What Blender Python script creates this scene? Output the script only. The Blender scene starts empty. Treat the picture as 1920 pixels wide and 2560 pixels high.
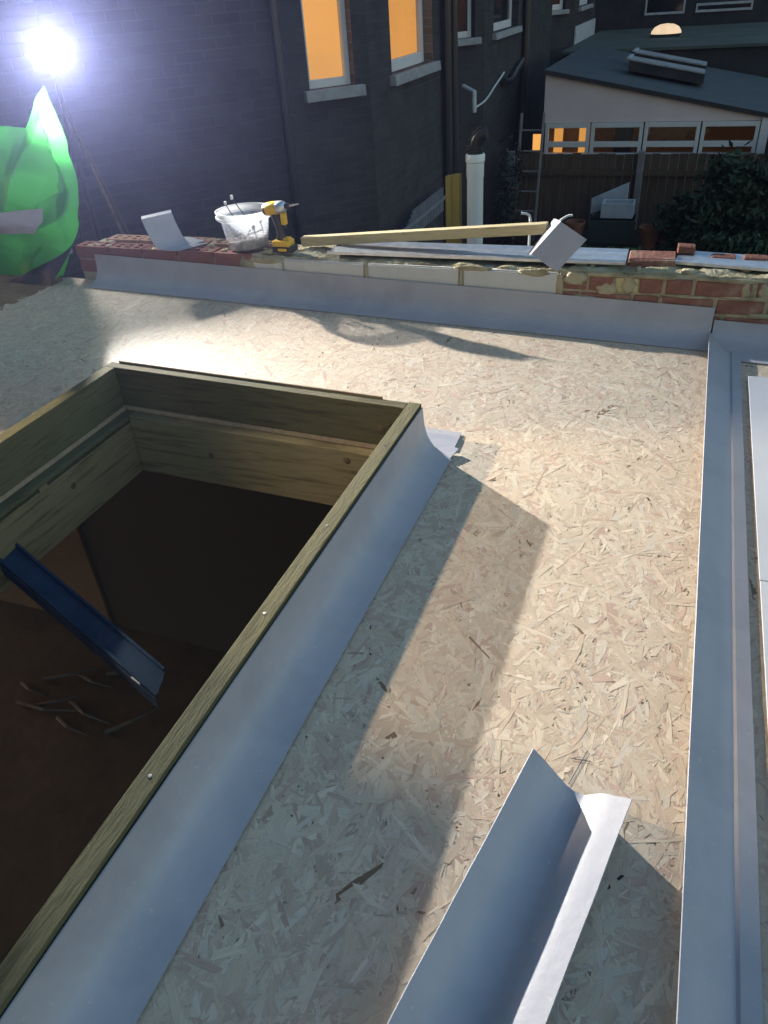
import bpy, bmesh, math, random
import numpy as np
from mathutils import Vector, Matrix, noise

random.seed(7); rng = np.random.default_rng(7)
scene = bpy.context.scene
C = scene.collection
rad = math.radians

# ------------------------------------------------------------------ camera
CAM_POS = Vector((0.0, 0.0, 1.36))
YAW, PITCH, ROLL = rad(22.805), rad(34.727), rad(-4.342)
fwd = Vector((-math.sin(YAW) * math.cos(PITCH), math.cos(YAW) * math.cos(PITCH), -math.sin(PITCH)))
rgt = Vector((math.cos(YAW), math.sin(YAW), 0))
upv = rgt.cross(fwd)
r2 = rgt * math.cos(ROLL) + upv * math.sin(ROLL)
u2 = -rgt * math.sin(ROLL) + upv * math.cos(ROLL)
cam_data = bpy.data.cameras.new("camera")
cam = bpy.data.objects.new("camera", cam_data)
C.objects.link(cam)
m3 = Matrix((r2, u2, -fwd)).transposed()
cam.matrix_world = Matrix.Translation(CAM_POS) @ m3.to_4x4()
cam_data.sensor_fit = 'VERTICAL'
cam_data.sensor_height = 24.0
cam_data.lens = 1888.0 / 2560.0 * 24.0
cam_data.clip_start = 0.02
cam_data.clip_end = 500.0
scene.camera = cam

# ------------------------------------------------------------------ dusk sky, no sun any more
world = bpy.data.worlds.new("World")
scene.world = world
world.use_nodes = True
wn = world.node_tree
wn.nodes.clear()
sky = wn.nodes.new("ShaderNodeTexSky")
sky.sky_type = 'NISHITA'
sky.sun_disc = False
sky.sun_elevation = rad(2.0)
sky.sun_rotation = rad(270)
sky.ozone_density = 1.7
bg = wn.nodes.new("ShaderNodeBackground")
bg.inputs["Strength"].default_value = 0.15
wo = wn.nodes.new("ShaderNodeOutputWorld")
wn.links.new(sky.outputs[0], bg.inputs[0])
wn.links.new(bg.outputs[0], wo.inputs[0])

scene.view_settings.view_transform = 'Standard'
scene.view_settings.look = 'None'
scene.view_settings.gamma = 1.0
scene.view_settings.exposure = 2.5          # a dusk picture, exposed for the dim light
K = 2.0 ** -2.5                                # lamp strengths below are given as they appear, before that exposure
scene.view_settings.use_curve_mapping = False
scene.render.engine = 'CYCLES'
try:
    scene.cycles.use_denoising = True
    scene.cycles.max_bounces = 8
    scene.cycles.transparent_max_bounces = 12
    scene.cycles.sample_clamp_indirect = 3.0
    scene.cycles.caustics_reflective = False
    scene.cycles.caustics_refractive = False
except Exception:
    pass

FALL = math.tan(rad(1.677))          # the deck falls towards +X
def D(x, y, h=0.0):
    return Vector((x, y, h - FALL * x))
GROUND = -2.8

# ------------------------------------------------------------------ helpers
def tag(o, label=None, cat=None, group=None, kind=None):
    if label: o['label'] = label
    if cat: o['category'] = cat
    if group: o['group'] = group
    if kind: o['kind'] = kind
    return o

def thing(name, label, cat, loc=(0, 0, 0), group=None):
    o = bpy.data.objects.new(name, None)
    o.empty_display_size = 0.05
    C.objects.link(o)
    o.location = loc
    return tag(o, label, cat, group)

class G:
    """collects shapes in world coordinates; build() links them as one mesh object"""
    def __init__(s):
        s.v = []; s.f = []; s.uv = {}
    def add(s, vs, fs):
        b = len(s.v)
        s.v += [Vector(p) for p in vs]
        s.f += [tuple(i + b for i in f) for f in fs]
        return s
    def box(s, x0, x1, y0, y1, z0, z1):
        return s.add([(x0, y0, z0), (x1, y0, z0), (x1, y1, z0), (x0, y1, z0), (x0, y0, z1), (x1, y0, z1), (x1, y1, z1), (x0, y1, z1)],
                     [(3, 2, 1, 0), (4, 5, 6, 7), (0, 1, 5, 4), (1, 2, 6, 5), (2, 3, 7, 6), (3, 0, 4, 7)])
    def dbox(s, x0, x1, y0, y1, h0, h1):
        """box that follows the fall of the deck"""
        return s.add([D(x0, y0, h0), D(x1, y0, h0), D(x1, y1, h0), D(x0, y1, h0), D(x0, y0, h1), D(x1, y0, h1), D(x1, y1, h1), D(x0, y1, h1)],
                     [(3, 2, 1, 0), (4, 5, 6, 7), (0, 1, 5, 4), (1, 2, 6, 5), (2, 3, 7, 6), (3, 0, 4, 7)])
    def bar(s, a, b, w, h, up=(0, 0, 1)):
        a = Vector(a); b = Vector(b); d = (b - a).normalized(); up = Vector(up)
        x = d.cross(up).normalized() * (w / 2); z = x.cross(d).normalized() * (h / 2)
        vs = [a - x - z, a + x - z, a + x + z, a - x + z, b - x - z, b + x - z, b + x + z, b - x + z]
        return s.add(vs, [(0, 1, 2, 3), (7, 6, 5, 4), (4, 5, 1, 0), (5, 6, 2, 1), (6, 7, 3, 2), (7, 4, 0, 3)])
    def tube(s, path, r, seg=10, cap=True):
        path = [Vector(p) for p in path]; n = len(path); vs = []; fs = []
        rr = r if isinstance(r, (list, tuple)) else [r] * n
        prev = None
        for i, p in enumerate(path):
            d = (path[min(i + 1, n - 1)] - path[max(i - 1, 0)]).normalized()
            if prev is None:
                x = d.cross(Vector((0, 0, 1)))
                if x.length < 0.05: x = d.cross(Vector((1, 0, 0)))
            else:
                x = prev - d * prev.dot(d)
            x.normalize(); prev = x; y = d.cross(x)
            for k in range(seg):
                t = 2 * math.pi * k / seg
                vs.append(p + (x * math.cos(t) + y * math.sin(t)) * rr[i])
        for i in range(n - 1):
            for k in range(seg):
                fs.append((i * seg + k, i * seg + (k + 1) % seg, (i + 1) * seg + (k + 1) % seg, (i + 1) * seg + k))
        if cap:
            fs.append(tuple(range(seg))[::-1]); fs.append(tuple((n - 1) * seg + k for k in range(seg)))
        return s.add(vs, fs)
    def lathe(s, prof, seg=32, c=(0, 0, 0), ax=(0, 0, 1)):
        """prof: list of (radius, height) along axis"""
        c = Vector(c); ax = Vector(ax).normalized()
        x = ax.cross(Vector((0, 0, 1)))
        if x.length < 0.05: x = Vector((1, 0, 0))
        x.normalize(); y = ax.cross(x); vs = []; fs = []
        for r, h in prof:
            for k in range(seg):
                t = 2 * math.pi * k / seg
                vs.append(c + ax * h + (x * math.cos(t) + y * math.sin(t)) * max(r, 1e-4))
        for i in range(len(prof) - 1):
            for k in range(seg):
                fs.append((i * seg + k, i * seg + (k + 1) % seg, (i + 1) * seg + (k + 1) % seg, (i + 1) * seg + k))
        return s.add(vs, fs)
    def prism(s, poly, vec):
        n = len(poly); vec = Vector(vec); poly = [Vector(p) for p in poly]
        return s.add(poly + [p + vec for p in poly],
                     [tuple(range(n))[::-1], tuple(range(n, 2 * n))] + [(i, (i + 1) % n, n + (i + 1) % n, n + i) for i in range(n)])
    def build(s, name, mat, parent=None, bevel=0.0, smooth=False, sharp=35, seg=2):
        me = bpy.data.meshes.new(name)
        off = Vector(parent.matrix_world.translation) if False else Vector((0, 0, 0))
        if parent is not None:
            q = parent
            while q is not None:
                off = off + Vector(q.location); q = q.parent
        else:
            n = len(s.v)
            lo = [min(p[k] for p in s.v) for k in range(3)]; hi = [max(p[k] for p in s.v) for k in range(3)]
            off = Vector(((lo[0] + hi[0]) / 2, (lo[1] + hi[1]) / 2, lo[2]))
        me.from_pydata([tuple(p - off) for p in s.v], [], s.f)
        if s.uv:
            lay = me.uv_layers.new(name="UVMap")
            for pi, po in enumerate(me.polygons):
                if pi in s.uv:
                    for li, c in zip(po.loop_indices, s.uv[pi]): lay.data[li].uv = c
        bm = bmesh.new(); bm.from_mesh(me)
        bmesh.ops.recalc_face_normals(bm, faces=bm.faces)
        if bevel > 0:
            bmesh.ops.bevel(bm, geom=[e for e in bm.edges if e.is_manifold and e.calc_face_angle(0) > rad(25)], offset=bevel, segments=seg, affect='EDGES', profile=0.5)
        bm.to_mesh(me); bm.free()
        if smooth:
            for p in me.polygons: p.use_smooth = True
            me.set_sharp_from_angle(angle=rad(sharp))
        me.materials.append(mat)
        o = bpy.data.objects.new(name, me); C.objects.link(o)
        if parent is not None: o.parent = parent
        else: o.location = off
        return o

def quad_uv(g, p, uv):
    b = len(g.f); g.add(p, [(0, 1, 2, 3)]); g.uv[b] = uv

def lerp(a, b, t): return a + (b - a) * t

# ------------------------------------------------------------------ materials
def mat(name, base=(0.5, 0.5, 0.5), rough=0.6, spec=0.5, metal=0.0):
    m = bpy.data.materials.new(name); m.use_nodes = True
    b = m.node_tree.nodes["Principled BSDF"]
    b.inputs["Base Color"].default_value = (*base, 1); b.inputs["Roughness"].default_value = rough
    b.inputs["Specular IOR Level"].default_value = spec; b.inputs["Metallic"].default_value = metal
    return m
def nodes(m): return m.node_tree.nodes, m.node_tree.links, m.node_tree.nodes["Principled BSDF"]
def N(m, t, **kw):
    n = m.node_tree.nodes.new(t)
    for k, v in kw.items():
        if k in n.inputs: n.inputs[k].default_value = v
        else: setattr(n, k, v)
    return n
def noise_col(m, cols, scale=5.0, stretch=(1, 1, 1), coord="Object", detail=5.0, rough=0.6, bump=0.0, bscale=None, lo=0.3, hi=0.7, rvar=None):
    """colour ramp driven by noise, optional bump and roughness variation"""
    ns, ln, b = nodes(m)
    tc = N(m, "ShaderNodeTexCoord"); mp = N(m, "ShaderNodeMapping"); mp.inputs["Scale"].default_value = stretch
    ln.new(tc.outputs[coord], mp.inputs[0])
    nz = N(m, "ShaderNodeTexNoise", Scale=scale, Detail=detail, Roughness=rough)
    ln.new(mp.outputs[0], nz.inputs["Vector"])
    cr = N(m, "ShaderNodeValToRGB"); e = cr.color_ramp.elements
    e[0].position = lo; e[1].position = hi
    e[0].color = (*cols[0], 1); e[1].color = (*cols[-1], 1)
    for i, c in enumerate(cols[1:-1]):
        k = e.new(lo + (hi - lo) * (i + 1) / (len(cols) - 1)); k.color = (*c, 1)
    ln.new(nz.outputs[0], cr.inputs[0]); ln.new(cr.outputs[0], b.inputs["Base Color"])
    if bump:
        n2 = N(m, "ShaderNodeTexNoise", Scale=bscale or scale * 4, Detail=6.0); ln.new(mp.outputs[0], n2.inputs["Vector"])
        bp = N(m, "ShaderNodeBump", Strength=bump, Distance=0.01); ln.new(n2.outputs[0], bp.inputs["Height"]); ln.new(bp.outputs[0], b.inputs["Normal"])
    if rvar:
        n3 = N(m, "ShaderNodeTexNoise", Scale=scale * 1.7, Detail=4.0); ln.new(tc.outputs[coord], n3.inputs["Vector"])
        mr = N(m, "ShaderNodeMapRange"); mr.inputs[3].default_value = rvar[0]; mr.inputs[4].default_value = rvar[1]
        ln.new(n3.outputs[0], mr.inputs[0]); ln.new(mr.outputs[0], b.inputs["Roughness"])
    return m

M = {}
M['grp'] = noise_col(mat('grey_roof_trim', rough=0.42, spec=0.4), [(0.295, 0.293, 0.328), (0.355, 0.353, 0.388), (0.325, 0.323, 0.358)], scale=3.0, detail=8, lo=.35, hi=.68, bump=0.06, bscale=60, rvar=(.36, .52))
def scuff(m, amt=.22):
    ns, ln, b = nodes(m); src = b.inputs["Base Color"].links[0].from_socket
    tc = N(m, "ShaderNodeTexCoord")
    a = N(m, "ShaderNodeTexNoise", Scale=70.0, Detail=2.0); ln.new(tc.outputs["Object"], a.inputs["Vector"])
    r = N(m, "ShaderNodeMapRange"); r.inputs[1].default_value = .69; r.inputs[2].default_value = .74; ln.new(a.outputs[0], r.inputs[0])
    mp = N(m, "ShaderNodeMapping"); mp.inputs["Scale"].default_value = (1, 1, 1); mp.inputs["Rotation"].default_value = (.3, .2, .9); ln.new(tc.outputs["Object"], mp.inputs[0])
    m2 = N(m, "ShaderNodeMapping"); m2.inputs["Scale"].default_value = (90, 3, 90); ln.new(mp.outputs[0], m2.inputs[0])
    c = N(m, "ShaderNodeTexNoise", Scale=1.0, Detail=3.0); ln.new(m2.outputs[0], c.inputs["Vector"])
    r2_ = N(m, "ShaderNodeMapRange"); r2_.inputs[1].default_value = .70; r2_.inputs[2].default_value = .80; r2_.inputs[4].default_value = .5; ln.new(c.outputs[0], r2_.inputs[0])
    d = N(m, "ShaderNodeTexNoise", Scale=2.2, Detail=9.0, Roughness=.7); ln.new(tc.outputs["Object"], d.inputs["Vector"])
    r3 = N(m, "ShaderNodeMapRange"); r3.inputs[1].default_value = .5; r3.inputs[2].default_value = .75; r3.inputs[4].default_value = .35; ln.new(d.outputs[0], r3.inputs[0])
    mx1 = N(m, "ShaderNodeMath", operation='MAXIMUM'); ln.new(r.outputs[0], mx1.inputs[0]); ln.new(r2_.outputs[0], mx1.inputs[1])
    mx2 = N(m, "ShaderNodeMath", operation='MAXIMUM'); ln.new(mx1.outputs[0], mx2.inputs[0]); ln.new(r3.outputs[0], mx2.inputs[1])
    ml = N(m, "ShaderNodeMath", operation='MULTIPLY'); ml.inputs[1].default_value = amt * 2; ln.new(mx2.outputs[0], ml.inputs[0])
    mix = N(m, "ShaderNodeMix", data_type='RGBA'); ln.new(ml.outputs[0], mix.inputs[0]); ln.new(src, mix.inputs[6]); mix.inputs[7].default_value = (.5, .47, .42, 1)
    ln.new(mix.outputs[2], b.inputs["Base Color"])
scuff(M['grp'])
M['grp_white'] = noise_col(mat('pale_roof_trim', rough=0.4), [(0.40, 0.41, 0.44), (0.46, 0.47, 0.50)], scale=3.0, detail=8, bump=0.05, bscale=50, rvar=(.3, .5))
M['treated'] = noise_col(mat('treated_softwood', rough=0.88, spec=.12), [(0.06, 0.056, 0.032), (0.11, 0.103, 0.058), (0.083, 0.078, 0.045)], scale=4.0, stretch=(9, 1.2, 14), detail=7, bump=0.25, bscale=24, lo=.3, hi=.72)
M['treated_x'] = noise_col(mat('treated_softwood_cross', rough=0.88, spec=.12), [(0.05, 0.044, 0.025), (0.10, 0.09, 0.05), (0.072, 0.066, 0.037)], scale=4.0, stretch=(1.2, 9, 14), detail=7, bump=0.25, bscale=24, lo=.3, hi=.72)
M['joist'] = noise_col(mat('sawn_joist_timber', rough=0.75, spec=.25), [(0.09, 0.07, 0.036), (0.2, 0.165, 0.088), (0.15, 0.123, 0.067)], scale=3.0, stretch=(1.1, 1.1, 17), detail=7, bump=0.2, bscale=20, lo=.32, hi=.7)
M['batten'] = noise_col(mat('pale_batten', rough=0.7, spec=.3), [(0.33, 0.26, 0.14), (0.5, 0.42, 0.25), (0.42, 0.34, 0.19)], scale=3.5, stretch=(1.2, 16, 16), detail=7, bump=0.2, bscale=20)
M['brick_new'] = noise_col(mat('red_perforated_brick', rough=0.85, spec=.2), [(0.16, 0.065, 0.05), (0.22, 0.10, 0.08), (0.19, 0.08, 0.06)], scale=9, detail=7, bump=0.35, bscale=70)
M['brick_new2'] = noise_col(mat('orange_perforated_brick', rough=0.85, spec=.2), [(0.25, 0.135, 0.09), (0.36, 0.21, 0.15), (0.3, 0.17, 0.12)], scale=9, detail=7, bump=0.35, bscale=70)
M['brick_old'] = noise_col(mat('old_red_brick', rough=0.9, spec=.15), [(0.17, 0.075, 0.058), (0.25, 0.115, 0.088), (0.33, 0.26, 0.19)], scale=11, detail=8, bump=0.5, bscale=60, lo=.3, hi=.8)
M['brick_yellow'] = noise_col(mat('old_yellow_brick', rough=0.9, spec=.15), [(0.4, 0.32, 0.16), (0.52, 0.44, 0.25)], scale=11, detail=8, bump=0.5, bscale=60)
M['block'] = noise_col(mat('aerated_block', rough=0.95, spec=.1), [(0.3, 0.27, 0.19), (0.5, 0.49, 0.46), (0.53, 0.52, 0.5)], scale=6, stretch=(1, 1, .35), detail=8, bump=0.4, bscale=70, lo=.28, hi=.5)
M['mortar'] = noise_col(mat('rough_mortar', rough=0.95, spec=.1), [(0.17, 0.14, 0.085), (0.36, 0.31, 0.2), (0.42, 0.38, 0.28)], scale=9, detail=8, bump=0.8, bscale=50)
M['deck_base'] = noise_col(mat('board_core', rough=0.8), [(0.26, 0.19, 0.12), (0.36, 0.28, 0.19)], scale=60, detail=6, bump=.4)
M['brown_board'] = noise_col(mat('brown_board', rough=0.85, spec=.2), [(0.16, 0.11, 0.07), (0.26, 0.19, 0.12)], scale=7, detail=7, bump=.2)
M['galv'] = noise_col(mat('galvanised_metal', rough=0.38, metal=0.85), [(0.5, 0.53, 0.58), (0.66, 0.69, 0.74)], scale=20, detail=6, rvar=(.28, .5))
M['bar'] = noise_col(mat('sky_tint_channel', rough=0.6, spec=.06), [(0.012, 0.025, 0.052), (0.026, 0.045, 0.08)], scale=9, detail=7)  # blue in the base colour stands in for the reflected sky
M['black'] = mat('black_plastic', (0.018, 0.018, 0.02), 0.42)
M['black_pipe'] = mat('black_drain_plastic', (0.02, 0.021, 0.023), 0.3)
M['yellow'] = noise_col(mat('yellow_tool_plastic', rough=0.4), [(0.62, 0.36, 0.02), (0.72, 0.43, 0.03)], scale=14, detail=4)
M['steel'] = mat('bright_steel', (0.6, 0.6, 0.62), 0.28, metal=1.0)
M['white_pvc'] = noise_col(mat('white_drain_plastic', rough=0.35), [(0.62, 0.63, 0.63), (0.76, 0.77, 0.78)], scale=5, stretch=(1, 1, .25), detail=7)
M['yellow_post'] = noise_col(mat('yellow_timber_post', rough=0.7), [(0.22, 0.15, 0.025), (0.32, 0.225, 0.045)], scale=4, stretch=(10, 10, .8), detail=6, bump=.15)
M['tape'] = noise_col(mat('grey_tape', rough=0.5), [(0.33, 0.3, 0.34), (0.42, 0.39, 0.43)], scale=9, detail=5)
M['dark_sheet'] = noise_col(mat('navy_plastic_sheet', rough=0.45), [(0.010, 0.018, 0.026), (0.018, 0.03, 0.04)], scale=6, detail=4)
M['upvc'] = noise_col(mat('white_window_frame', rough=0.45), [(0.58, 0.57, 0.58), (0.68, 0.67, 0.68)], scale=3, detail=5)
M['stone'] = noise_col(mat('painted_stone_sill', rough=0.8), [(0.2, 0.2, 0.21), (0.34, 0.34, 0.35)], scale=6, detail=7, bump=.3)
M['render'] = noise_col(mat('warm_light_tint_render', rough=0.85), [(0.66, 0.54, 0.54), (0.74, 0.61, 0.61)], scale=2.5, detail=7, bump=.1)  # pink in the base colour stands in for warm light on the gable
M['slate'] = noise_col(mat('slate_roof', rough=0.6), [(0.035, 0.047, 0.055), (0.07, 0.085, 0.092)], scale=5, detail=8, bump=.4, bscale=30)
M['felt'] = noise_col(mat('mossy_flat_roof', rough=0.9), [(0.05, 0.07, 0.055), (0.1, 0.115, 0.1)], scale=1.5, detail=8, bump=.3, bscale=20)
M['darkwall'] = noise_col(mat('dark_far_masonry', rough=0.9), [(0.02, 0.021, 0.025), (0.048, 0.046, 0.045)], scale=2.5, detail=8, bump=.4, bscale=14)
M['fence'] = noise_col(mat('brown_fence_board', rough=0.85, spec=.2), [(0.06, 0.04, 0.025), (0.13, 0.09, 0.06)], scale=3, stretch=(9, 9, .7), detail=7, bump=.3)
M['post'] = noise_col(mat('grey_concrete_post', rough=0.9), [(0.16, 0.15, 0.15), (0.24, 0.22, 0.22)], scale=8, detail=7, bump=.3)
M['soil'] = noise_col(mat('garden_soil', rough=0.95, spec=.1), [(0.02, 0.02, 0.015), (0.06, 0.05, 0.035)], scale=2.2, detail=9, bump=.6, bscale=14)
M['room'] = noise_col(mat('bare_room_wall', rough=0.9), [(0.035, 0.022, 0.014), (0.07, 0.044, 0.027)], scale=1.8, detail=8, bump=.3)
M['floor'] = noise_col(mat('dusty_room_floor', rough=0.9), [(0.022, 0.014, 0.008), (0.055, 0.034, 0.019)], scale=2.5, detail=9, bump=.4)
M['pencil'] = mat('pencil_mark', (0.035, 0.035, 0.05), 0.6)
M['white_paint'] = noise_col(mat('weathered_white_paint', rough=0.6), [(0.36, 0.38, 0.42), (0.52, 0.54, 0.58)], scale=7, detail=6)
M['clay'] = noise_col(mat('clay_pot', rough=0.8), [(0.2, 0.08, 0.04), (0.3, 0.13, 0.07)], scale=6, detail=5)
M['grit'] = noise_col(mat('mixed_screws', rough=0.45, metal=.5), [(0.1, 0.06, 0.03), (0.3, 0.2, 0.12), (0.5, 0.45, 0.4)], scale=60, detail=6, bump=1.0, bscale=120)
M['brick_plain'] = noise_col(mat('plain_stock_brick', rough=.9), [(0.08, 0.065, 0.05), (0.14, 0.11, 0.09)], scale=4, detail=8, bump=.3)
M['slate_grey'] = noise_col(mat('faded_grey_paint', rough=.7), [(0.11, 0.12, 0.14), (0.17, 0.18, 0.2)], scale=7, detail=5)
M['cable'] = mat('white_cable', (0.6, 0.62, 0.62), 0.4)

def brick_wall_mat(name, c1, c2, mortar):
    m = mat(name, rough=.9, spec=.15); ns, ln, b = nodes(m)
    uv = N(m, "ShaderNodeUVMap")
    br = N(m, "ShaderNodeTexBrick", Scale=1.0)
    br.inputs["Color1"].default_value = (*c1, 1); br.inputs["Color2"].default_value = (*c2, 1); br.inputs["Mortar"].default_value = (*mortar, 1)
    br.inputs["Mortar Size"].default_value = 0.006; br.inputs["Mortar Smooth"].default_value = .3
    br.inputs["Brick Width"].default_value = 0.225; br.inputs["Row Height"].default_value = 0.075; br.inputs["Bias"].default_value = 0
    nz = N(m, "ShaderNodeTexNoise", Scale=3.0, Detail=8.0); ln.new(uv.outputs[0], nz.inputs["Vector"]); ln.new(uv.outputs[0], br.inputs["Vector"])
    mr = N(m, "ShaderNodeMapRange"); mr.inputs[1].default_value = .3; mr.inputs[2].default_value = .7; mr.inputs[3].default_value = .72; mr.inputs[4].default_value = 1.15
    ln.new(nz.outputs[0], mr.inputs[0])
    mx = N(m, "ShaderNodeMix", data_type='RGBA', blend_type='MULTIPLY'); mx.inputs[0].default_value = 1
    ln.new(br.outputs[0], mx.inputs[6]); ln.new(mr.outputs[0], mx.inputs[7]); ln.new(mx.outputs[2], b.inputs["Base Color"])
    bp = N(m, "ShaderNodeBump", Strength=.45, Distance=.01); bp.invert = True
    ln.new(br.outputs[1], bp.inputs["Height"]); ln.new(bp.outputs[0], b.inputs["Normal"])
    return m
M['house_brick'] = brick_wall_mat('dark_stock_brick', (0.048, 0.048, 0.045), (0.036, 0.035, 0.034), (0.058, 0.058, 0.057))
M['house_brick_red'] = brick_wall_mat('brown_reveal_brick', (0.2, 0.14, 0.1), (0.11, 0.075, 0.055), (0.2, 0.19, 0.17))

def emit(name, col, s, var=0.0, scale=3):
    m = bpy.data.materials.new(name); m.use_nodes = True; nt = m.node_tree; nt.nodes.clear(); s = s * K
    e = nt.nodes.new("ShaderNodeEmission"); e.inputs[0].default_value = (*col, 1); e.inputs[1].default_value = s
    o = nt.nodes.new("ShaderNodeOutputMaterial"); nt.links.new(e.outputs[0], o.inputs[0])
    if var:
        tc = nt.nodes.new("ShaderNodeTexCoord"); nz = nt.nodes.new("ShaderNodeTexNoise"); nz.inputs["Scale"].default_value = scale
        mr = nt.nodes.new("ShaderNodeMapRange"); mr.inputs[3].default_value = s * (1 - var); mr.inputs[4].default_value = s * (1 + var)
        nt.links.new(tc.outputs["Object"], nz.inputs["Vector"]); nt.links.new(nz.outputs[0], mr.inputs[0]); nt.links.new(mr.outputs[0], e.inputs[1])
    return m
M['lit_blind'] = emit('lit_orange_blind', (1.0, 0.47, 0.115), 0.95, .1, 2)
M['lit_room'] = emit('lit_orange_room', (1.0, 0.45, 0.1), 0.85, .15, 2)
M['lit_dim'] = emit('dimly_lit_interior', (1.0, 0.42, 0.1), 0.02, .6, 2.2)
M['lit_dim2'] = emit('half_lit_interior', (1.0, 0.42, 0.1), 0.045, .7, 3.2)
M['lit_dome'] = emit('lit_skylight_dome', (1.0, 0.75, 0.5), 0.9, .25, 4)
M['lit_far'] = emit('far_lit_window', (1.0, 0.4, 0.12), 0.25, .5, 3)

def glass_mat(name, tint=(1, 1, 1), refl=0.12):
    m = bpy.data.materials.new(name); m.use_nodes = True; nt = m.node_tree; nt.nodes.clear()
    t = nt.nodes.new("ShaderNodeBsdfTransparent"); t.inputs[0].default_value = (*tint, 1)
    g = nt.nodes.new("ShaderNodeBsdfGlossy"); g.inputs["Roughness"].default_value = .03
    x = nt.nodes.new("ShaderNodeMixShader"); x.inputs[0].default_value = refl
    o = nt.nodes.new("ShaderNodeOutputMaterial")
    nt.links.new(t.outputs[0], x.inputs[1]); nt.links.new(g.outputs[0], x.inputs[2]); nt.links.new(x.outputs[0], o.inputs[0])
    return m
M['glass'] = glass_mat('window_glass')
M['dark_glass'] = mat('dark_window_glass', (0.01, 0.012, 0.016), 0.08, .6)

def film_mat(name, col, trans, clear, rough=.3, gloss=.07):
    """thin plastic: some light passes straight, some is scattered through, some is reflected"""
    m = bpy.data.materials.new(name); m.use_nodes = True; nt = m.node_tree; nt.nodes.clear()
    d = nt.nodes.new("ShaderNodeBsdfDiffuse"); d.inputs[0].default_value = (*col, 1)
    tl = nt.nodes.new("ShaderNodeBsdfTranslucent"); tl.inputs[0].default_value = (*col, 1)
    tp = nt.nodes.new("ShaderNodeBsdfTransparent"); tp.inputs[0].default_value = (.96, .97, 1, 1)
    gl = nt.nodes.new("ShaderNodeBsdfGlossy"); gl.inputs["Roughness"].default_value = rough
    a = nt.nodes.new("ShaderNodeMixShader"); a.inputs[0].default_value = trans; nt.links.new(d.outputs[0], a.inputs[1]); nt.links.new(tl.outputs[0], a.inputs[2])
    b = nt.nodes.new("ShaderNodeMixShader"); b.inputs[0].default_value = clear; nt.links.new(a.outputs[0], b.inputs[1]); nt.links.new(tp.outputs[0], b.inputs[2])
    c = nt.nodes.new("ShaderNodeMixShader"); c.inputs[0].default_value = gloss; nt.links.new(b.outputs[0], c.inputs[1]); nt.links.new(gl.outputs[0], c.inputs[2])
    o = nt.nodes.new("ShaderNodeOutputMaterial"); nt.links.new(c.outputs[0], o.inputs[0])
    return m
M['green'] = film_mat('green_plastic_sheet', (0.045, 0.32, 0.055), 0.55, 0.0, .5, .012)
M['tub'] = film_mat('clear_tub_plastic', (0.7, 0.73, 0.78), 0.5, 0.76, .15)
M['tub_rim'] = film_mat('tub_rim_plastic', (0.7, 0.71, 0.72), 0.45, 0.5, .2)

def leaf_mat():
    m = mat('shrub_leaf', (0.03, 0.06, 0.025), .6, .3); ns, ln, b = nodes(m)
    oi = N(m, "ShaderNodeAttribute"); oi.attribute_name = "Col"
    ln.new(oi.outputs["Color"], b.inputs["Base Color"])
    return m
M['leaf'] = leaf_mat()

def osb_mat():
    m = mat('wood_strand', rough=.6, spec=.28); ns, ln, b = nodes(m)
    at = N(m, "ShaderNodeAttribute"); at.attribute_name = "Col"
    uv = N(m, "ShaderNodeUVMap"); mp = N(m, "ShaderNodeMapping"); mp.inputs["Scale"].default_value = (14, 420, 1)
    ln.new(uv.outputs[0], mp.inputs[0])
    nz = N(m, "ShaderNodeTexNoise", Scale=1.0, Detail=4.0, Roughness=.6); ln.new(mp.outputs[0], nz.inputs["Vector"])
    mr = N(m, "ShaderNodeMapRange"); mr.inputs[1].default_value = .25; mr.inputs[2].default_value = .75; mr.inputs[3].default_value = .84; mr.inputs[4].default_value = 1.12
    ln.new(nz.outputs[0], mr.inputs[0])
    mx = N(m, "ShaderNodeMix", data_type='RGBA', blend_type='MULTIPLY'); mx.inputs[0].default_value = 1
    ln.new(at.outputs["Color"], mx.inputs[6]); ln.new(mr.outputs[0], mx.inputs[7]); ln.new(mx.outputs[2], b.inputs["Base Color"])
    bp = N(m, "ShaderNodeBump", Strength=.25, Distance=.002); ln.new(nz.outputs[0], bp.inputs["Height"]); ln.new(bp.outputs[0], b.inputs["Normal"])
    mr2 = N(m, "ShaderNodeMapRange"); mr2.inputs[3].default_value = .46; mr2.inputs[4].default_value = .72; ln.new(nz.outputs[0], mr2.inputs[0]); ln.new(mr2.outputs[0], b.inputs["Roughness"])
    return m
M['strand'] = osb_mat()

# ------------------------------------------------------------------ ground
g = G(); g.add([(-60, -60, GROUND), (60, -60, GROUND), (60, 90, GROUND), (-60, 90, GROUND)], [(0, 1, 2, 3)])
gr = g.build('ground', M['soil']); tag(gr, kind='structure')

# ------------------------------------------------------------------ roof deck: boards and their strands
HX0, HX1, HY0, HY1 = -1.985, -0.80, -0.42, 2.155          # opening
deck = bpy.data.objects.new('roof_deck', None); C.objects.link(deck); deck['kind'] = 'structure'
for (x0, x1, y0, y1) in [(-3.295, -1.987, 2.157, 3.43), (-1.983, -0.40, 2.157, 3.43), (-0.397, 0.50, 2.157, 3.43), (-3.295, -1.987, 0.93, 2.153),
                         (-3.295, -1.987, -0.60, 0.927), (-0.798, 0.50, 0.93, 2.153), (-0.798, 0.50, -0.60, 0.927)]:
    G().dbox(x0, x1, y0, y1, -0.018, 0.0).build('osb_board', M['deck_base'], deck)

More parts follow.
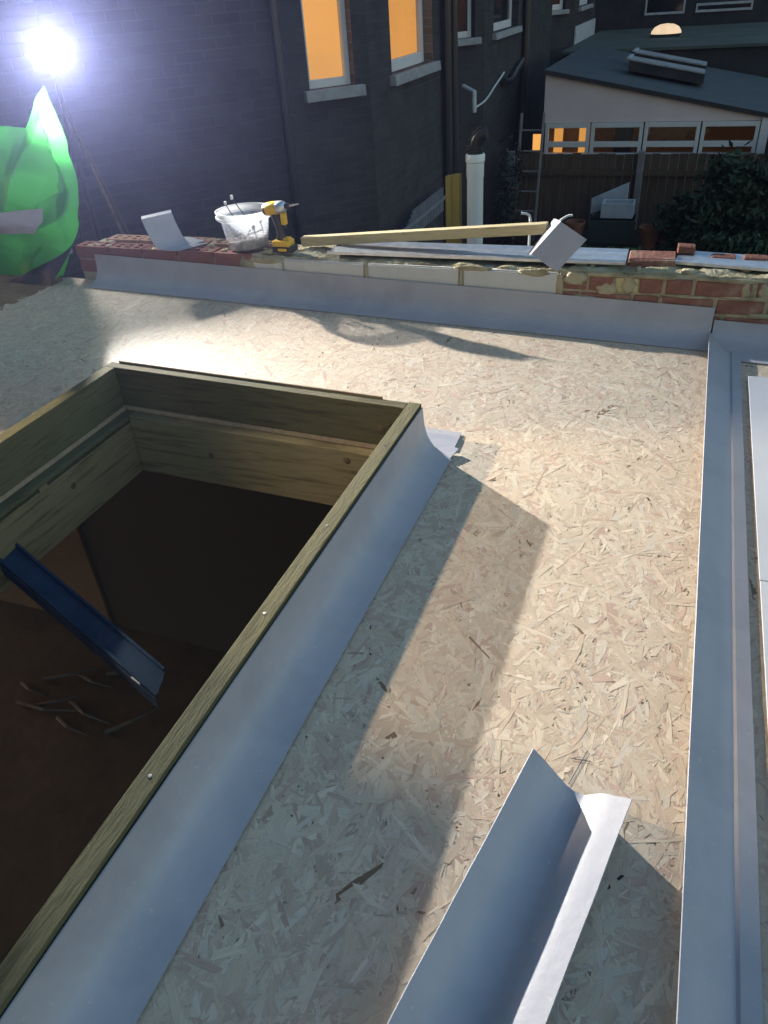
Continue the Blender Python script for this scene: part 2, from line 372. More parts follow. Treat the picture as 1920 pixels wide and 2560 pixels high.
def strands():
    n = 105000
    x = rng.uniform(-3.29, 0.5, n); y = rng.uniform(0.05, 3.43, n)
    # seen from close by towards the camera: keep a denser cover there, thinner far left
    keep = ~((x > HX0 - .06) & (x < HX1 + .01) & (y < HY1 + .015))
    keep &= ~((x < HX0) & (y < 0.9))
    x, y = x[keep], y[keep]; n = len(x)
    kind = rng.random(n)
    L = np.clip(rng.lognormal(math.log(.056), .5, n), .010, .17)
    W = np.clip(rng.lognormal(math.log(.0090), .62, n), .0014, .032)
    big = kind > .92; L[big] = rng.uniform(.07, .17, big.sum()); W[big] = rng.uniform(.011, .030, big.sum())
    a = rng.normal(math.pi / 2 + .15, .75, n); flat = rng.random(n) < .35; a[flat] = rng.uniform(0, math.pi, flat.sum())
    ca, sa = np.cos(a), np.sin(a)
    lay = rng.random(n); lay[big] = rng.uniform(.55, 1.0, big.sum())
    h0 = .0004 + lay * .0009
    tl = rng.normal(0, .0003, n); tw = rng.normal(0, .022, n) * W
    k1 = rng.uniform(-.6, .6, n) * W; k2 = rng.uniform(-.6, .6, n) * W
    w1 = W * rng.uniform(.35, 1, n); w2 = W * rng.uniform(.35, 1, n)
    mid = rng.uniform(-.12, .12, n) * W
    lx = np.stack([-L / 2 + k1, np.zeros(n), L / 2 + k2, L / 2 - k2, np.zeros(n), -L / 2 - k1], 1)
    ly = np.stack([-w1 / 2, -W / 2 + mid, -w2 / 2, w2 / 2, W / 2 + mid, w1 / 2], 1)
    px = x[:, None] + lx * ca[:, None] - ly * sa[:, None]
    py = y[:, None] + lx * sa[:, None] + ly * ca[:, None]
    py = np.minimum(py, 3.428)
    ins = ((px > HX0) & (px < HX1) & (py < HY1)).any(1)        # nothing reaches over the opening
    ok = ~ins
    px, py, lx, ly, L, W, h0, tl, tw, big = px[ok], py[ok], lx[ok], ly[ok], L[ok], W[ok], h0[ok], tl[ok], tw[ok], big[ok]; n = len(L)
    h = h0[:, None] + tl[:, None] * (lx / (L[:, None] / 2)) + tw[:, None] * (ly / W[:, None])
    h = np.maximum(h, .0002)
    pz = h - FALL * px
    V = np.stack([px, py, pz], 2).reshape(-1, 3)
    F = np.arange(n * 6, dtype=np.int32).reshape(n, 6)
    pal = np.array([(.52, .43, .325), (.55, .465, .36), (.49, .39, .29), (.50, .40, .30), (.475, .365, .28), (.45, .325, .255), (.53, .46, .37), (.40, .30, .22), (.20, .13, .085)])
    pr = np.array([.24, .20, .17, .13, .10, .06, .08, .016, .004])
    ci = rng.choice(len(pal), n, p=pr); ci[big & (ci > 6)] = 4
    col = pal[ci] * rng.normal(1, .055, n)[:, None]
    tiny = rng.random(n) < .006
    L_t = tiny & (W < .006); col[L_t] = np.array([.035, .025, .02])
    col = np.clip(col, .015, .7)
    me = bpy.data.meshes.new('osb_strands')
    me.vertices.add(n * 6); me.vertices.foreach_set('co', V.ravel().astype(np.float32))
    me.loops.add(n * 6); me.loops.foreach_set('vertex_index', F.ravel())
    me.polygons.add(n); me.polygons.foreach_set('loop_start', np.arange(n, dtype=np.int32) * 6)
    me.update(calc_edges=True)
    at = me.color_attributes.new('Col', 'FLOAT_COLOR', 'POINT')
    vc = np.ones((n, 6, 4), np.float32); vc[:, :, :3] = col[:, None, :] * rng.uniform(.93, 1.07, (n, 6, 1))
    at.data.foreach_set('color', vc.ravel())
    uv = me.uv_layers.new(name='UVMap')
    off = rng.uniform(0, 40, (n, 2))
    uvs = np.stack([lx + off[:, :1], ly + off[:, 1:]], 2).astype(np.float32)
    uv.data.foreach_set('uv', uvs.ravel())
    me.materials.append(M['strand'])
    o = bpy.data.objects.new('osb_strands', me); C.objects.link(o); o.parent = deck; o['kind'] = 'stuff'
strands()
# pencil setting-out marks on the boards
def mark(parent, a, b, w=.0035):
    a = Vector(a); b = Vector(b); d = (b - a).normalized(); n_ = d.cross(Vector((0, 0, 1))).normalized() * w / 2
    return G().prism([a - n_, b - n_, b + n_, a + n_], (0, 0, .0004)).build('pencil_mark', M['pencil'], parent)
for (x0, y0, x1, y1) in [(-.055, .99, -.03, 1.085), (-.06, 1.055, -.02, 1.06)]:
    mark(deck, D(x0, y0, .0028), D(x1, y1, .0028), .0016)

g = G(); g.dbox(-4.6, -3.30, 2.2, 3.42, -.03, -.004)
o = g.build('brown_board', M['brown_board']); tag(o, 'plain brown board edge beside the deck under the green plastic', 'board')

# ------------------------------------------------------------------ angle trims
def trim(name, prof, A, B, U, mat_, t=.003, parent=None, n=28, cut0=None, cut1=None, wob=.0012, seed=0):
    """thin moulded strip: profile (u across, v up) swept from A to B (deck points), U = horizontal direction of u"""
    A = Vector(A); B = Vector(B); U = Vector(U).normalized(); ax = (B - A).normalized()
    P = []
    k = len(prof)
    for i, (u, v) in enumerate(prof):
        pu, pv = prof[max(i - 1, 0)]; nu, nv = prof[min(i + 1, k - 1)]
        d = Vector((nu - pu, nv - pv)); d.normalize(); P.append(((u, v), (d.y * t, -d.x * t)))
    g = G(); vs = []; fs = []
    for j in range(n + 1):
        s = j / n
        for i, ((u, v), (ou, ov)) in enumerate(P):
            e0 = cut0[i] if cut0 else 0; e1 = cut1[i] if cut1 else 0
            p = A.lerp(B, s) + ax * (e0 * (1 - s) + e1 * s)
            w = wob * noise.noise(Vector((s * 9 + seed * 7, i * .35, seed)))
            q = p + U * (u + w) + Vector((0, 0, v + w * .6))
            vs.append(q); vs.append(q - U * ou - Vector((0, 0, ov)))
    m = 2 * k
    for j in range(n):
        for i in range(k - 1):
            a = j * m + 2 * i; b = a + m
            fs.append((a, a + 2, b + 2, b)); fs.append((a + 1, b + 1, b + 3, a + 3))
        a = j * m; b = a + m
        fs.append((a, b, b + 1, a + 1)); a = j * m + m - 2; b = a + m; fs.append((a, a + 1, b + 1, b))
    for i in range(k - 1):
        a = 2 * i; fs.append((a, a + 1, a + 3, a + 2)); a = n * m + 2 * i; fs.append((a, a + 2, a + 3, a + 1))
    g.add(vs, fs)
    return g.build(name, mat_, parent, smooth=True, sharp=32)

def arc(c, r, a0, a1, n): return [(c[0] + r * math.cos(rad(lerp(a0, a1, i / n))), c[1] + r * math.sin(rad(lerp(a0, a1, i / n)))) for i in range(n + 1)]

# along the parapet wall
prof_wall = [(.004, .152), (.006, .12), (.010, .085), (.016, .062), (.025, .043), (.038, .028), (.055, .017), (.075, .010), (.100, .006), (.125, .004)]
t1 = trim('wall_trim', prof_wall, D(-3.065, 3.425, 0), D(.165, 3.425, 0), (0, -1, 0), M['grp'], seed=1)
tag(t1, 'long grey curved roof trim running along the foot of the brick wall', 'roof trim')
for a, b in ((-2.02, -1.93), (-1.92, -1.84), (-1.80, -1.75)):
    mark(t1, D(a, 3.4125, .1) - t1.location, D(b, 3.4125, .099) - t1.location, .003)
prof_wall2 = [(.004, .10), (.008, .075), (.016, .05), (.03, .032), (.055, .02), (.10, .012), (.16, .007), (.20, .005)]
t2 = trim('wall_trim', prof_wall2, D(.172, 3.425, 0), D(.80, 3.425, 0), (0, -1, 0), M['grp'], seed=2)
tag(t2, 'short lower grey trim at the wall foot right of the raised edge strip', 'roof trim')

# along the skylight upstand
prof_sky = [(.003, .157), (.004, .125), (.006, .095), (.011, .072), (.019, .052), (.032, .034), (.05, .02), (.075, .011), (.10, .006), (.122, .0045)]
t3 = trim('upstand_trim', prof_sky, D(-.755, 2.19, 0), D(-.755, -.42, 0), (1, 0, 0), M['grp'], seed=3, n=40, cut0=[0, 0, 0, 0, .005, .012, .022, .036, .048, .058])
tag(t3, 'long grey curved trim fixed along the outside of the timber skylight frame', 'roof trim')
for a, b in ((1.06, .90), (.885, .862), (.85, .835), (.81, .775), (.74, .70), (.66, .63), (.58, .56), (.515, .48), (.42, .40)):
    mark(t3, D(-.7455, a, .0925) - t3.location, D(-.7455, b, .0925) - t3.location, .0028)
tb = G().prism([D(-.79, 2.315, .006), D(-.648, 2.315, .006), D(-.642, 2.20, .007), D(-.70, 2.185, .006), D(-.76, 2.215, .006)], (0, 0, .003)).build('corner_patch', M['grp'])
tag(tb, 'small flat grey trim flap lying on the boards at the skylight corner', 'trim offcut')
tb2 = G().prism([D(-.70, 2.18, .010), D(-.645, 2.195, .016), D(-.622, 2.185, .018), D(-.636, 2.125, .012)], (0, 0, .0025)).build('corner_flap', M['grp'])
tag(tb2, 'tiny grey triangle of trim sticking out under the skylight trim end', 'trim offcut')

# raised strip along the right edge
prof_edge = [(0, .052), (.012, .046), (.026, .038), (.040, .030), (.058, .021), (.078, .011), (.092, .0065), (.0985, .0105), (.131, .0075)]
t4 = trim('edge_trim', prof_edge, D(.159, 3.30, 0), D(.168, -.3, 0), (1, 0, 0), M['grp'], seed=4, n=40, cut0=[-.10, -.085, -.06, -.03, 0, .0, .0, .0, .0])
tag(t4, 'long raised grey edge trim running along the right side of the roof', 'roof trim')
g = G(); v0 = []
for (y, x0) in ((3.07, .316), (1.765, .322)):
    v0.append((y, x0))
o = G().prism([D(.316, 3.07, .012), D(.322, 1.768, .012), D(.56, 1.768, .018), D(.56, 3.07, .018)], (0, 0, .004)).build('drip_trim', M['grp_white'], bevel=.0015)
tag(o, 'pale flat drip trim length nearest the wall at the outer roof edge', 'roof trim')
o = G().prism([D(.3225, 1.763, .0135), D(.330, -.3, .0135), D(.56, -.3, .019), D(.56, 1.763, .019)], (0, 0, .004)).build('drip_trim', M['grp_white'], bevel=.0015)
tag(o, 'pale flat drip trim length nearer the viewer at the outer roof edge', 'roof trim')

# loose length of trim lying on its back
Lf = D(.0, .965, 0); ld = Vector((-.192, -.981, 0)).normalized()
prof_loose = [(-.135, .086), (-.115, .068), (-.093, .047), (-.075, .030), (-.060, .017), (-.045, .0085), (-.028, .008), (-.014, .014), (-.002, .024), (.010, .036), (.020, .0415), (.043, .050), (.068, .0595)]
t5 = trim('loose_trim', prof_loose, Lf, Lf + ld * 1.25, Vector((.981, -.192, 0)), M['grp'], seed=5, n=30, wob=.0016)
tag(t5, 'loose grey trim length lying open side up on the boards', 'roof trim')

# ------------------------------------------------------------------ timber skylight upstand
UP = .165
sk = thing('skylight_upstand', 'square timber frame round the open skylight hole in the roof deck', 'skylight frame', D(-1.4, 1.0, 0))
G().dbox(-.802, -.757, -.46, 2.202, .002, UP).build('upstand_timber', M['treated'], sk, bevel=.002)
G().dbox(-2.03, -.804, 2.157, 2.200, .002, UP - .002).build('upstand_timber', M['treated_x'], sk, bevel=.002)
G().dbox(-2.03, -1.985, -.46, 2.155, .002, UP - .001).build('upstand_timber', M['treated'], sk, bevel=.002)
G().dbox(-1.983, -.804, -.46, -.415, .002, UP - .002).build('upstand_timber', M['treated_x'], sk, bevel=.002)
G().dbox(-2.0, -.9, 2.2025, 2.2075, .002, UP + .004).build('packing_strip', M['brown_board'], sk)
# trimmed joists below the boards
G().dbox(-1.953, -.83, 2.118, 2.17, -.275, -.022).build('joist', M['joist'], sk, bevel=.003)
G().dbox(-2.01, -1.955, -.46, 2.17, -.275, -.055).build('joist', M['joist'], sk, bevel=.003)
G().dbox(-.828, -.78, -.46, 2.17, -.275, -.022).build('joist', M['joist'], sk, bevel=.003)
G().dbox(-2.02, -1.948, -.46, 2.16, -.038, -.020).build('ledge_batten', M['treated'], sk, bevel=.002)
G().dbox(-1.975, -1.950, 1.60, 1.64, -.056, -.0385).build('packing_block', M['joist'], sk)
kn = G()
for (x, h, r) in ((-1.60, -.14, .013), (-1.02, -.06, .014), (-.93, -.10, .009), (-1.02, -.23, .010), (-.90, -.17, .008), (-.89, .07, .014), (-.865, .09, .008)):
    y = 2.1175 if h < 0 else 2.1565
    c = D(x, y, h)
    G().lathe([(r, 0), (r * .6, .0012), (0.0001, .0014)], 12, c, (0, -1, 0)).build('knot', M['fence'], sk)
for (y, h) in ((1.36, -.20), (1.75, -.12), (1.2, -.10)):
    G().lathe([(.013, 0), (.008, .0012), (0.0001, .0014)], 12, D(-1.9548, y, h), (1, 0, 0)).build('knot', M['fence'], sk)
for (x, y) in ((-.779, 1.90), (-.781, 1.46), (-.779, .64), (-.781, 1.1)):
    G().lathe([(.0045, 0), (.004, .0012), (.0001, .0014)], 10, D(x, y, UP), (0, 0, 1)).build('nail_head', M['steel'], sk)

# dark blue channel reaching into the hole
ch = thing('steel_channel', 'dark steel channel jutting across the skylight hole from its left side', 'metal channel', D(-1.96, 1.40, -.18))
a = D(-1.985, 1.408, -.165); b = D(-1.30, 1.225, -.385); d = (b - a).normalized(); sd = d.cross(Vector((0, 0, 1))).normalized()
W = .042
G().prism([a - sd * W, a + sd * W, b + sd * W + d * .03, b - sd * W - d * .02], (0, 0, .004)).build('web', M['bar'], ch)
G().prism([a - sd * W, a - sd * (W - .009), b - sd * (W - .009) - d * .02, b - sd * W - d * .02], (0, 0, .016)).build('lip', M['bar'], ch)
G().prism([a + sd * (W - .009), a + sd * W, b + sd * W + d * .03, b + sd * (W - .009) + d * .03], (0, 0, .016)).build('lip', M['bar'], ch)
G().prism([a + sd * (W + .001), a + sd * (W + .004), b + sd * (W + .004) + d * .03, b + sd * (W + .001) + d * .03], (0, 0, -.045)).build('side', M['bar'], ch)
c = b + sd * .030 - d * .075
G().prism([c, c + d * .03, c + d * .035 + sd * .014, c + sd * .016], (0, 0, .006)).build('stuck_label', M['white_paint'], ch)

# the room underneath
rf = GROUND + .12
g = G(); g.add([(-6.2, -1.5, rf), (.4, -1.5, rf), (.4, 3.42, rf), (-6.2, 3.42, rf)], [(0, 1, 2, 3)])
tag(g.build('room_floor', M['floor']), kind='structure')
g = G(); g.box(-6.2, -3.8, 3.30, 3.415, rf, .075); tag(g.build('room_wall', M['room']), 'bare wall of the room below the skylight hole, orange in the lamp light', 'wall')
g = G(); g.box(-3.79, -.2, 3.32, 3.42, rf, -.03); tag(g.build('room_wall', mat('painted_shade_wall', (.012, .011, .011), .95)), 'unlit dark back wall of the room seen through the skylight hole', 'wall')  # near-black base colour stands in for the unlit back of the room
tw = thing('twig_heap', 'dark twigs scattered on the brown floor under the skylight hole', 'twigs', (-3.6, 2.6, rf))
for i in range(9):
    x, y = -3.65 + random.uniform(-.45, .5), 2.62 + random.uniform(-.25, .25); t = random.uniform(-.5, .9)
    L_ = random.uniform(.25, .6)
    G().tube([(x, y, rf + .02), (x + L_ * .5 * math.cos(t), y + L_ * .5 * math.sin(t), rf + .05), (x + L_ * math.cos(t + .2), y + L_ * math.sin(t + .2), rf + .03)], [.016, .012, .005], 6).build('twig', M['darkwall'], tw)
bl = thing('room_lamp', 'shaded warm lamp hanging low in the room under the roof', 'lamp', (-4.7, 1.6, -1.5))
G().tube([(-4.7, 1.6, -.35), (-4.7, 1.6, -1.42)], .004, 6).build('flex', M['black'], bl)
G().lathe([(.02, .10), (.05, .09), (.16, -.06), (.155, -.06), (.045, .085), (.02, .095)], 20, (-4.7, 1.6, -1.5)).build('shade', M['black'], bl, smooth=True)
G().lathe([(.0001, -.04), (.022, -.03), (.03, -.005), (.026, .02), (.014, .04), (.0001, .05)], 16, (-4.7, 1.6, -1.5)).build('bulb', emit('warm_bulb', (1, .42, .1), 130), bl, smooth=True)

# ------------------------------------------------------------------ parapet wall
pw = thing('parapet_wall', 'low brick and block wall across the far side of the roof', 'wall', (-1.4, 3.55, 0))
Y0, Y1 = 3.43, 3.69
G().box(-3.19, .80, Y0 + .006, Y1 - .004, GROUND, .252).build('mortar_core', M['mortar'], pw)
# mortar bed on top, lumpy
nx, ny = 260, 18; vs = []; fs = []
for i in range(nx + 1):
    for j in range(ny + 1):
        x = lerp(-3.19, .80, i / nx); y = lerp(Y0 + .004, Y1 - .002, j / ny)
        zt = .252 if x < -2.16 else .268
        z = zt + .012 * noise.fractal(Vector((x * 9, y * 9, 3)), 1, 2, 4) + .006 * noise.noise(Vector((x * 38, y * 38, 0)))
        if x > -.46: z += .006
        if j in (0, ny) or i in (0, nx): z = .24
        vs.append((x, y, z))
for i in range(nx):
    for j in range(ny):
        a = i * (ny + 1) + j; fs.append((a, a + ny + 1, a + ny + 2, a + 1))
G().add(vs, fs).build('mortar_bed', M['mortar'], pw, smooth=True, sharp=60)

def perf_brick_mesh():
    """215 x 102 x 65 brick, top with 3 x 2 slots, origin at its lower front left corner"""
    xs = [0, .030, .062, .092, .124, .154, .186, .215]; ys = [0, .022, .044, .060, .082, .102]
    vs = []; fs = []; H = .065; dp = .035
    def vid(x, y, z): vs.append((x, y, z)); return len(vs) - 1
    for i in range(7):
        for j in range(5):
            x0, x1, y0, y1 = xs[i], xs[i + 1], ys[j], ys[j + 1]
            hole = (i % 2 == 1) and (j % 2 == 1)
            z = H - dp if hole else H
            q = [vid(x0, y0, z), vid(x1, y0, z), vid(x1, y1, z), vid(x0, y1, z)]; fs.append(tuple(q))
            if hole:
                t = [vid(x0, y0, H), vid(x1, y0, H), vid(x1, y1, H), vid(x0, y1, H)]
                for k in range(4): fs.append((t[k], t[(k + 1) % 4], q[(k + 1) % 4], q[k]))
    b = [vid(*p) for p in ((0, 0, 0), (.215, 0, 0), (.215, .102, 0), (0, .102, 0), (0, 0, H), (.215, 0, H), (.215, .102, H), (0, .102, H))]
    for f in ((3, 2, 1, 0), (0, 1, 5, 4), (1, 2, 6, 5), (2, 3, 7, 6), (3, 0, 4, 7)): fs.append(tuple(b[k] for k in f))
    return vs, fs
pv, pf = perf_brick_mesh()
pm = {}
for key in ('brick_new', 'brick_new2'):
    me = bpy.data.meshes.new('perforated_brick'); me.from_pydata(pv, [], pf); me.materials.append(M[key]); pm[key] = me
def put(me, name, loc, rz=0, parent=pw, rx=0, ry=0):
    o = bpy.data.objects.new(name, me); C.objects.link(o); o.parent = parent
    o.location = Vector(loc) - Vector(parent.location); o.rotation_euler = (rx, ry, rz); return o
# new work at the left: two leaves of perforated bricks
x = -3.195
for i in range(5):
    put(pm['brick_new'], 'brick', (x, Y0, .213 + random.uniform(-.002, .002)), random.uniform(-.012, .012)); x += .2255
x = -3.10
for i in range(5):
    put(pm['brick_new2'], 'brick', (x, Y1 - .104, .212 + random.uniform(-.003, .003)), random.uniform(-.015, .015)); x += .2265
def solid_brick(l, w=.102, h=.065, seed=0):
    bm = bmesh.new(); bmesh.ops.create_cube(bm, size=1)
    for v in bm.verts: v.co = Vector(((v.co.x + .5) * l, (v.co.y + .5) * w, (v.co.z + .5) * h))
    bmesh.ops.bevel(bm, geom=bm.edges[:], offset=.005, segments=1, affect='EDGES')
    for v in bm.verts: v.co += Vector((noise.noise(v.co * 40 + Vector((seed, 0, 0))), noise.noise(v.co * 40 + Vector((0, seed, 5))), noise.noise(v.co * 40 + Vector((5, 0, seed))))) * .003
    me = bpy.data.meshes.new('brick'); bm.to_mesh(me); bm.free(); return me
for zc in (.138, .063):                                  # courses under the perforated bricks
    x = -3.195 + (0 if zc > .1 else -.11)
    while x < -2.1:
        if x > -3.2: 
            me = solid_brick(.215, seed=x * 9); me.materials.append(M['brick_new']); put(me, 'brick', (x, Y0, zc))
        x += .2255
# pale aerated blocks in the middle
for k, (a, b) in enumerate(((-2.07, -1.905), (-1.893, -1.449), (-1.435, -.967), (-.951, -.507))):
    bm = bmesh.new(); bmesh.ops.create_cube(bm, size=1)
    for v in bm.verts: v.co = Vector((lerp(0, b - a, v.co.x + .5), lerp(0, .1, v.co.y + .5), lerp(0, .215, v.co.z + .5)))
    bmesh.ops.bevel(bm, geom=bm.edges[:], offset=.006, segments=2, affect='EDGES')
    me = bpy.data.meshes.new('block'); bm.to_mesh(me); bm.free(); me.materials.append(M['block'])
    put(me, 'block', (a, Y0 + random.uniform(-.002, .001), .045))
# old brickwork at the right, mixed headers and stretchers
rows = {.190: [(-.482, .10), (-.37, .10), (-.26, .10), (-.155, .095), (-.045, .105), (.075, .22), (.312, .06), (.385, .215), (.62, .17)],
        .115: [(-.482, .07), (-.40, .215), (-.175, .105), (-.06, .215), (.168, .19), (.372, .105), (.49, .215)],
        .040: [(-.482, .215), (-.255, .105), (-.14, .215), (.09, .105), (.21, .215), (.44, .215)],
        -.035: [(-.10, .215), (.13, .105), (.25, .215), (.48, .215)]}
for z, rr in rows.items():
    for k, (x, l) in enumerate(rr):
        me = solid_brick(l, seed=x * 17 + z); me.materials.append(M['brick_yellow'] if (z > .15 and k in (2, 7)) else M['brick_old'])
        put(me, 'brick', (x, Y0 - .001 + random.uniform(-.003, .003), z))
# dabs of mortar squeezed over the joints
def lump(name, c, r, mat_, parent, sq=.5, seed=0, sub=3):
    bm = bmesh.new(); bmesh.ops.create_icosphere(bm, subdivisions=sub, radius=1)
    for v in bm.verts:
        k = 1 + .35 * noise.fractal(v.co * 1.6 + Vector((seed, 0, 0)), 1, 2, 4)
        v.co = Vector((v.co.x * r[0] * k, v.co.y * r[1] * k, v.co.z * r[2] * k)) + Vector(c) - Vector(parent.location)
    me = bpy.data.meshes.new(name); bm.to_mesh(me); bm.free(); me.materials.append(mat_)
    for p in me.polygons: p.use_smooth = True
    o = bpy.data.objects.new(name, me); C.objects.link(o); o.parent = parent; return o
for k in range(46):
    x = random.choice([random.uniform(-3.15, -2.0), random.uniform(-2.75, -1.95), random.uniform(-.45, .6)])
    lump('mortar_dab', (x, random.uniform(Y0 + .03, Y1 - .03), .274 if x < -2.1 else .276), (random.uniform(.012, .04), random.uniform(.012, .03), random.uniform(.004, .012)), M['mortar'], pw, seed=k, sub=2)
for k, (x, z, rx, rz) in enumerate(((-2.10, .20, .05, .07), (-1.99, .25, .10, .018), (-1.44, .2, .010, .06), (-.96, .2, .010, .07), (-.50, .19, .016, .07), (-.9, .262, .09, .012), (-.62, .255, .07, .016), (-.43, .24, .05, .03), (-.30, .262, .10, .012), (-.1, .262, .1, .01), (.2, .262, .13, .01), (-.20, .225, .035, .035), (-.29, .20, .05, .03), (.27, .225, .02, .04), (.35, .22, .03, .035), (.40, .15, .03, .05), (.05, .185, .09, .008), (-.06, .15, .012, .03), (.36, .12, .06, .01), (-.38, .16, .07, .012), (.30, .19, .10, .009))):
    lump('mortar_smear', (x, Y0 + .002, z), (rx, .007, rz), M['mortar'], pw, seed=k + 70)

# ------------------------------------------------------------------ things standing on the wall
TOP = .281
def plate(g, pts, t=.003):
    pts = [Vector(p) for p in pts]; n_ = (pts[1] - pts[0]).cross(pts[2] - pts[0]).normalized() * t
    g.prism(pts, n_)
# angle offcut standing upright at the left
oc = thing('trim_offcut', 'short grey angle offcut standing upright on the left of the wall', 'trim offcut', (-2.6, 3.5, TOP))
p_off = [(-.045, .165), (-.035, .12), (-.024, .085), (-.012, .05), (.0, .028), (.016, .012), (.04, .005), (.08, .003), (.135, .003)]
trim('angle', p_off, Vector((-2.625, 3.395, TOP)), Vector((-2.625, 3.395, TOP)) + Vector((.085, .15, 0)), Vector((.95, .12, 0)), M['grp'], parent=oc, n=6, wob=0)
a = Vector((-2.668, 3.39, TOP + .162)); e = Vector((.085, .15, 0))
g = G(); plate(g, [a, a + e, a + e + Vector((-.03, .04, .004)), a + Vector((-.03, .04, .004))]); g.build('top_return', M['grp'], oc)
g = G(); g.prism([Vector((-2.50, 3.455, TOP + .004)), Vector((-2.455, 3.60, TOP + .004)), Vector((-2.60, 3.66, TOP + .004)), Vector((-2.66, 3.60, TOP + .004))], (0, 0, .003)); g.build('foot_tab', M['grp_white'], oc)

# clear tub of screws
bx, by, bz = -2.145, 3.545, TOP
tubo = thing('plastic_tub', 'clear round plastic tub part filled with screws on the wall', 'tub', (bx, by, bz))
G().lathe([(.0001, .003), (.098, .003), (.104, .008), (.112, .06), (.124, .14), (.129, .155), (.127, .155), (.120, .138), (.109, .06), (.101, .010), (.0001, .006)], 48, (bx, by, bz)).build('tub_body', M['tub'], tubo, smooth=True, sharp=50)
G().lathe([(.1285, .152), (.139, .150), (.147, .158), (.147, .166), (.141, .168), (.141, .182), (.146, .185), (.146, .190), (.138, .191), (.133, .186), (.132, .160), (.1285, .152)], 48, (bx, by, bz)).build('tub_rim', M['tub_rim'], tubo, smooth=True, sharp=40)
bm = bmesh.new(); bmesh.ops.create_circle(bm, cap_ends=True, cap_tris=False, segments=40, radius=.1)
bmesh.ops.inset_region(bm, faces=bm.faces[:], thickness=.02); bm.free()
vs = []; fs = []; R_ = 14; S_ = 40
for i in range(R_ + 1):
    for k in range(S_):
        r = .103 * i / R_; t = 2 * math.pi * k / S_
        vs.append((bx + r * math.cos(t), by + r * math.sin(t), bz + .052 + .035 * (noise.noise(Vector((math.cos(t) * r * 14, math.sin(t) * r * 14, 1)))) + .006 * noise.noise(Vector((math.cos(t) * r * 90, math.sin(t) * r * 90, 4))) + .012 * math.cos(t)))
for i in range(R_):
    for k in range(S_): fs.append((i * S_ + k, i * S_ + (k + 1) % S_, (i + 1) * S_ + (k + 1) % S_, (i + 1) * S_ + k))
b0 = len(vs)
for k in range(S_):
    t = 2 * math.pi * k / S_; vs.append((bx + .099 * math.cos(t), by + .099 * math.sin(t), bz + .012))
for k in range(S_): fs.append((R_ * S_ + k, R_ * S_ + (k + 1) % S_, b0 + (k + 1) % S_, b0 + k))
fs.append(tuple(b0 + k for k in range(S_)))
G().add(vs, fs).build('screw_pile', M['grit'], tubo, smooth=True, sharp=70)
for k in range(60):
    t = random.uniform(0, 6.28); r = random.uniform(.02, .085); L_ = random.uniform(.02, .035); a2 = random.uniform(0, 6.28)
    c = Vector((bx + r * math.cos(t), by + r * math.sin(t), bz + .066 + random.uniform(-.01, .016)))
    dd = Vector((math.cos(a2), math.sin(a2), random.uniform(-.3, .5))) * L_ * .5
    G().tube([c - dd, c + dd * .9, c + dd], [.0016, .0016, .0042], 6).build('screw', M['steel'] if k % 3 else M['clay'], tubo)
def wire(name, pts, r, m, parent):
    pts = [Vector(p) for p in pts]; out = []
    for i in range(len(pts) - 1):
        p0 = pts[max(i - 1, 0)]; p1 = pts[i]; p2 = pts[i + 1]; p3 = pts[min(i + 2, len(pts) - 1)]
        for k in range(6):
            t = k / 6; out.append(.5 * ((2 * p1) + (-p0 + p2) * t + (2 * p0 - 5 * p1 + 4 * p2 - p3) * t * t + (-p0 + 3 * p1 - 3 * p2 + p3) * t ** 3))
    out.append(pts[-1]); return G().tube(out, r, 6).build(name, m, parent, smooth=True)
wire('wire', [(bx + .05, by, bz + .10), (bx - .02, by + .02, bz + .17), (bx - .075, by + .03, bz + .235)], .0025, M['black'], tubo)
wire('wire', [(bx - .03, by + .02, bz + .10), (bx - .07, by, bz + .16), (bx - .10, by + .0, bz + .215)], .0025, M['black'], tubo)
wire('wire', [(bx - .10, by - .03, bz + .08), (bx - .03, by - .085, bz + .075), (bx + .05, by - .085, bz + .10), (bx + .105, by - .03, bz + .105)], .003, M['black'], tubo)
wire('wire', [(bx - .06, by - .075, bz + .13), (bx, by - .09, bz + .085), (bx + .06, by - .08, bz + .125)], .0025, M['black'], tubo)
G().box(bx - .081, bx - .069, by + .024, by + .036, bz + .228, bz + .25).build('wire_tip', M['white_pvc'], tubo, bevel=.002)
G().box(bx - .106, bx - .094, by - .006, by + .006, bz + .21, bz + .226).build('wire_tip', M['white_pvc'], tubo, bevel=.002)

# cordless impact driver
dx, dy, dz = -1.905, 3.49, TOP
dr = thing('impact_driver', 'yellow and black cordless impact driver standing on its battery', 'power tool', (dx, dy, dz))
ax = Vector((.975, .0, .16)).normalized(); up = Vector((-.16, 0, .975)).normalized()
hc = Vector((dx - .012, dy, dz + .215))
G().lathe([(.0001, -.078), (.024, -.076), (.029, -.066), (.030, -.03), (.030, -.002), (.027, 0.0)], 24, hc, ax).build('motor_housing', M['black'], dr, smooth=True, sharp=40)
G().lathe([(.0305, -.058), (.0325, -.05), (.0325, -.008), (.0305, .0)], 24, hc, ax).build('yellow_shell', M['yellow'], dr, smooth=True, sharp=40)
G().lathe([(.030, 0), (.031, .008), (.029, .03), (.024, .043), (.018, .047), (.0001, .048)], 24, hc, ax).build('gear_nose', M['galv'], dr, smooth=True, sharp=40)
G().lathe([(.0001, .046), (.013, .047), (.013, .066), (.009, .069), (.0001, .07)], 16, hc, ax).build('chuck', M['black'], dr, smooth=True, sharp=40)
G().lathe([(.0055, .066), (.0055, .098), (.0035, .102), (.003, .122), (.0001, .124)], 8, hc, ax).build('driver_bit', M['steel'], dr, smooth=True, sharp=40)
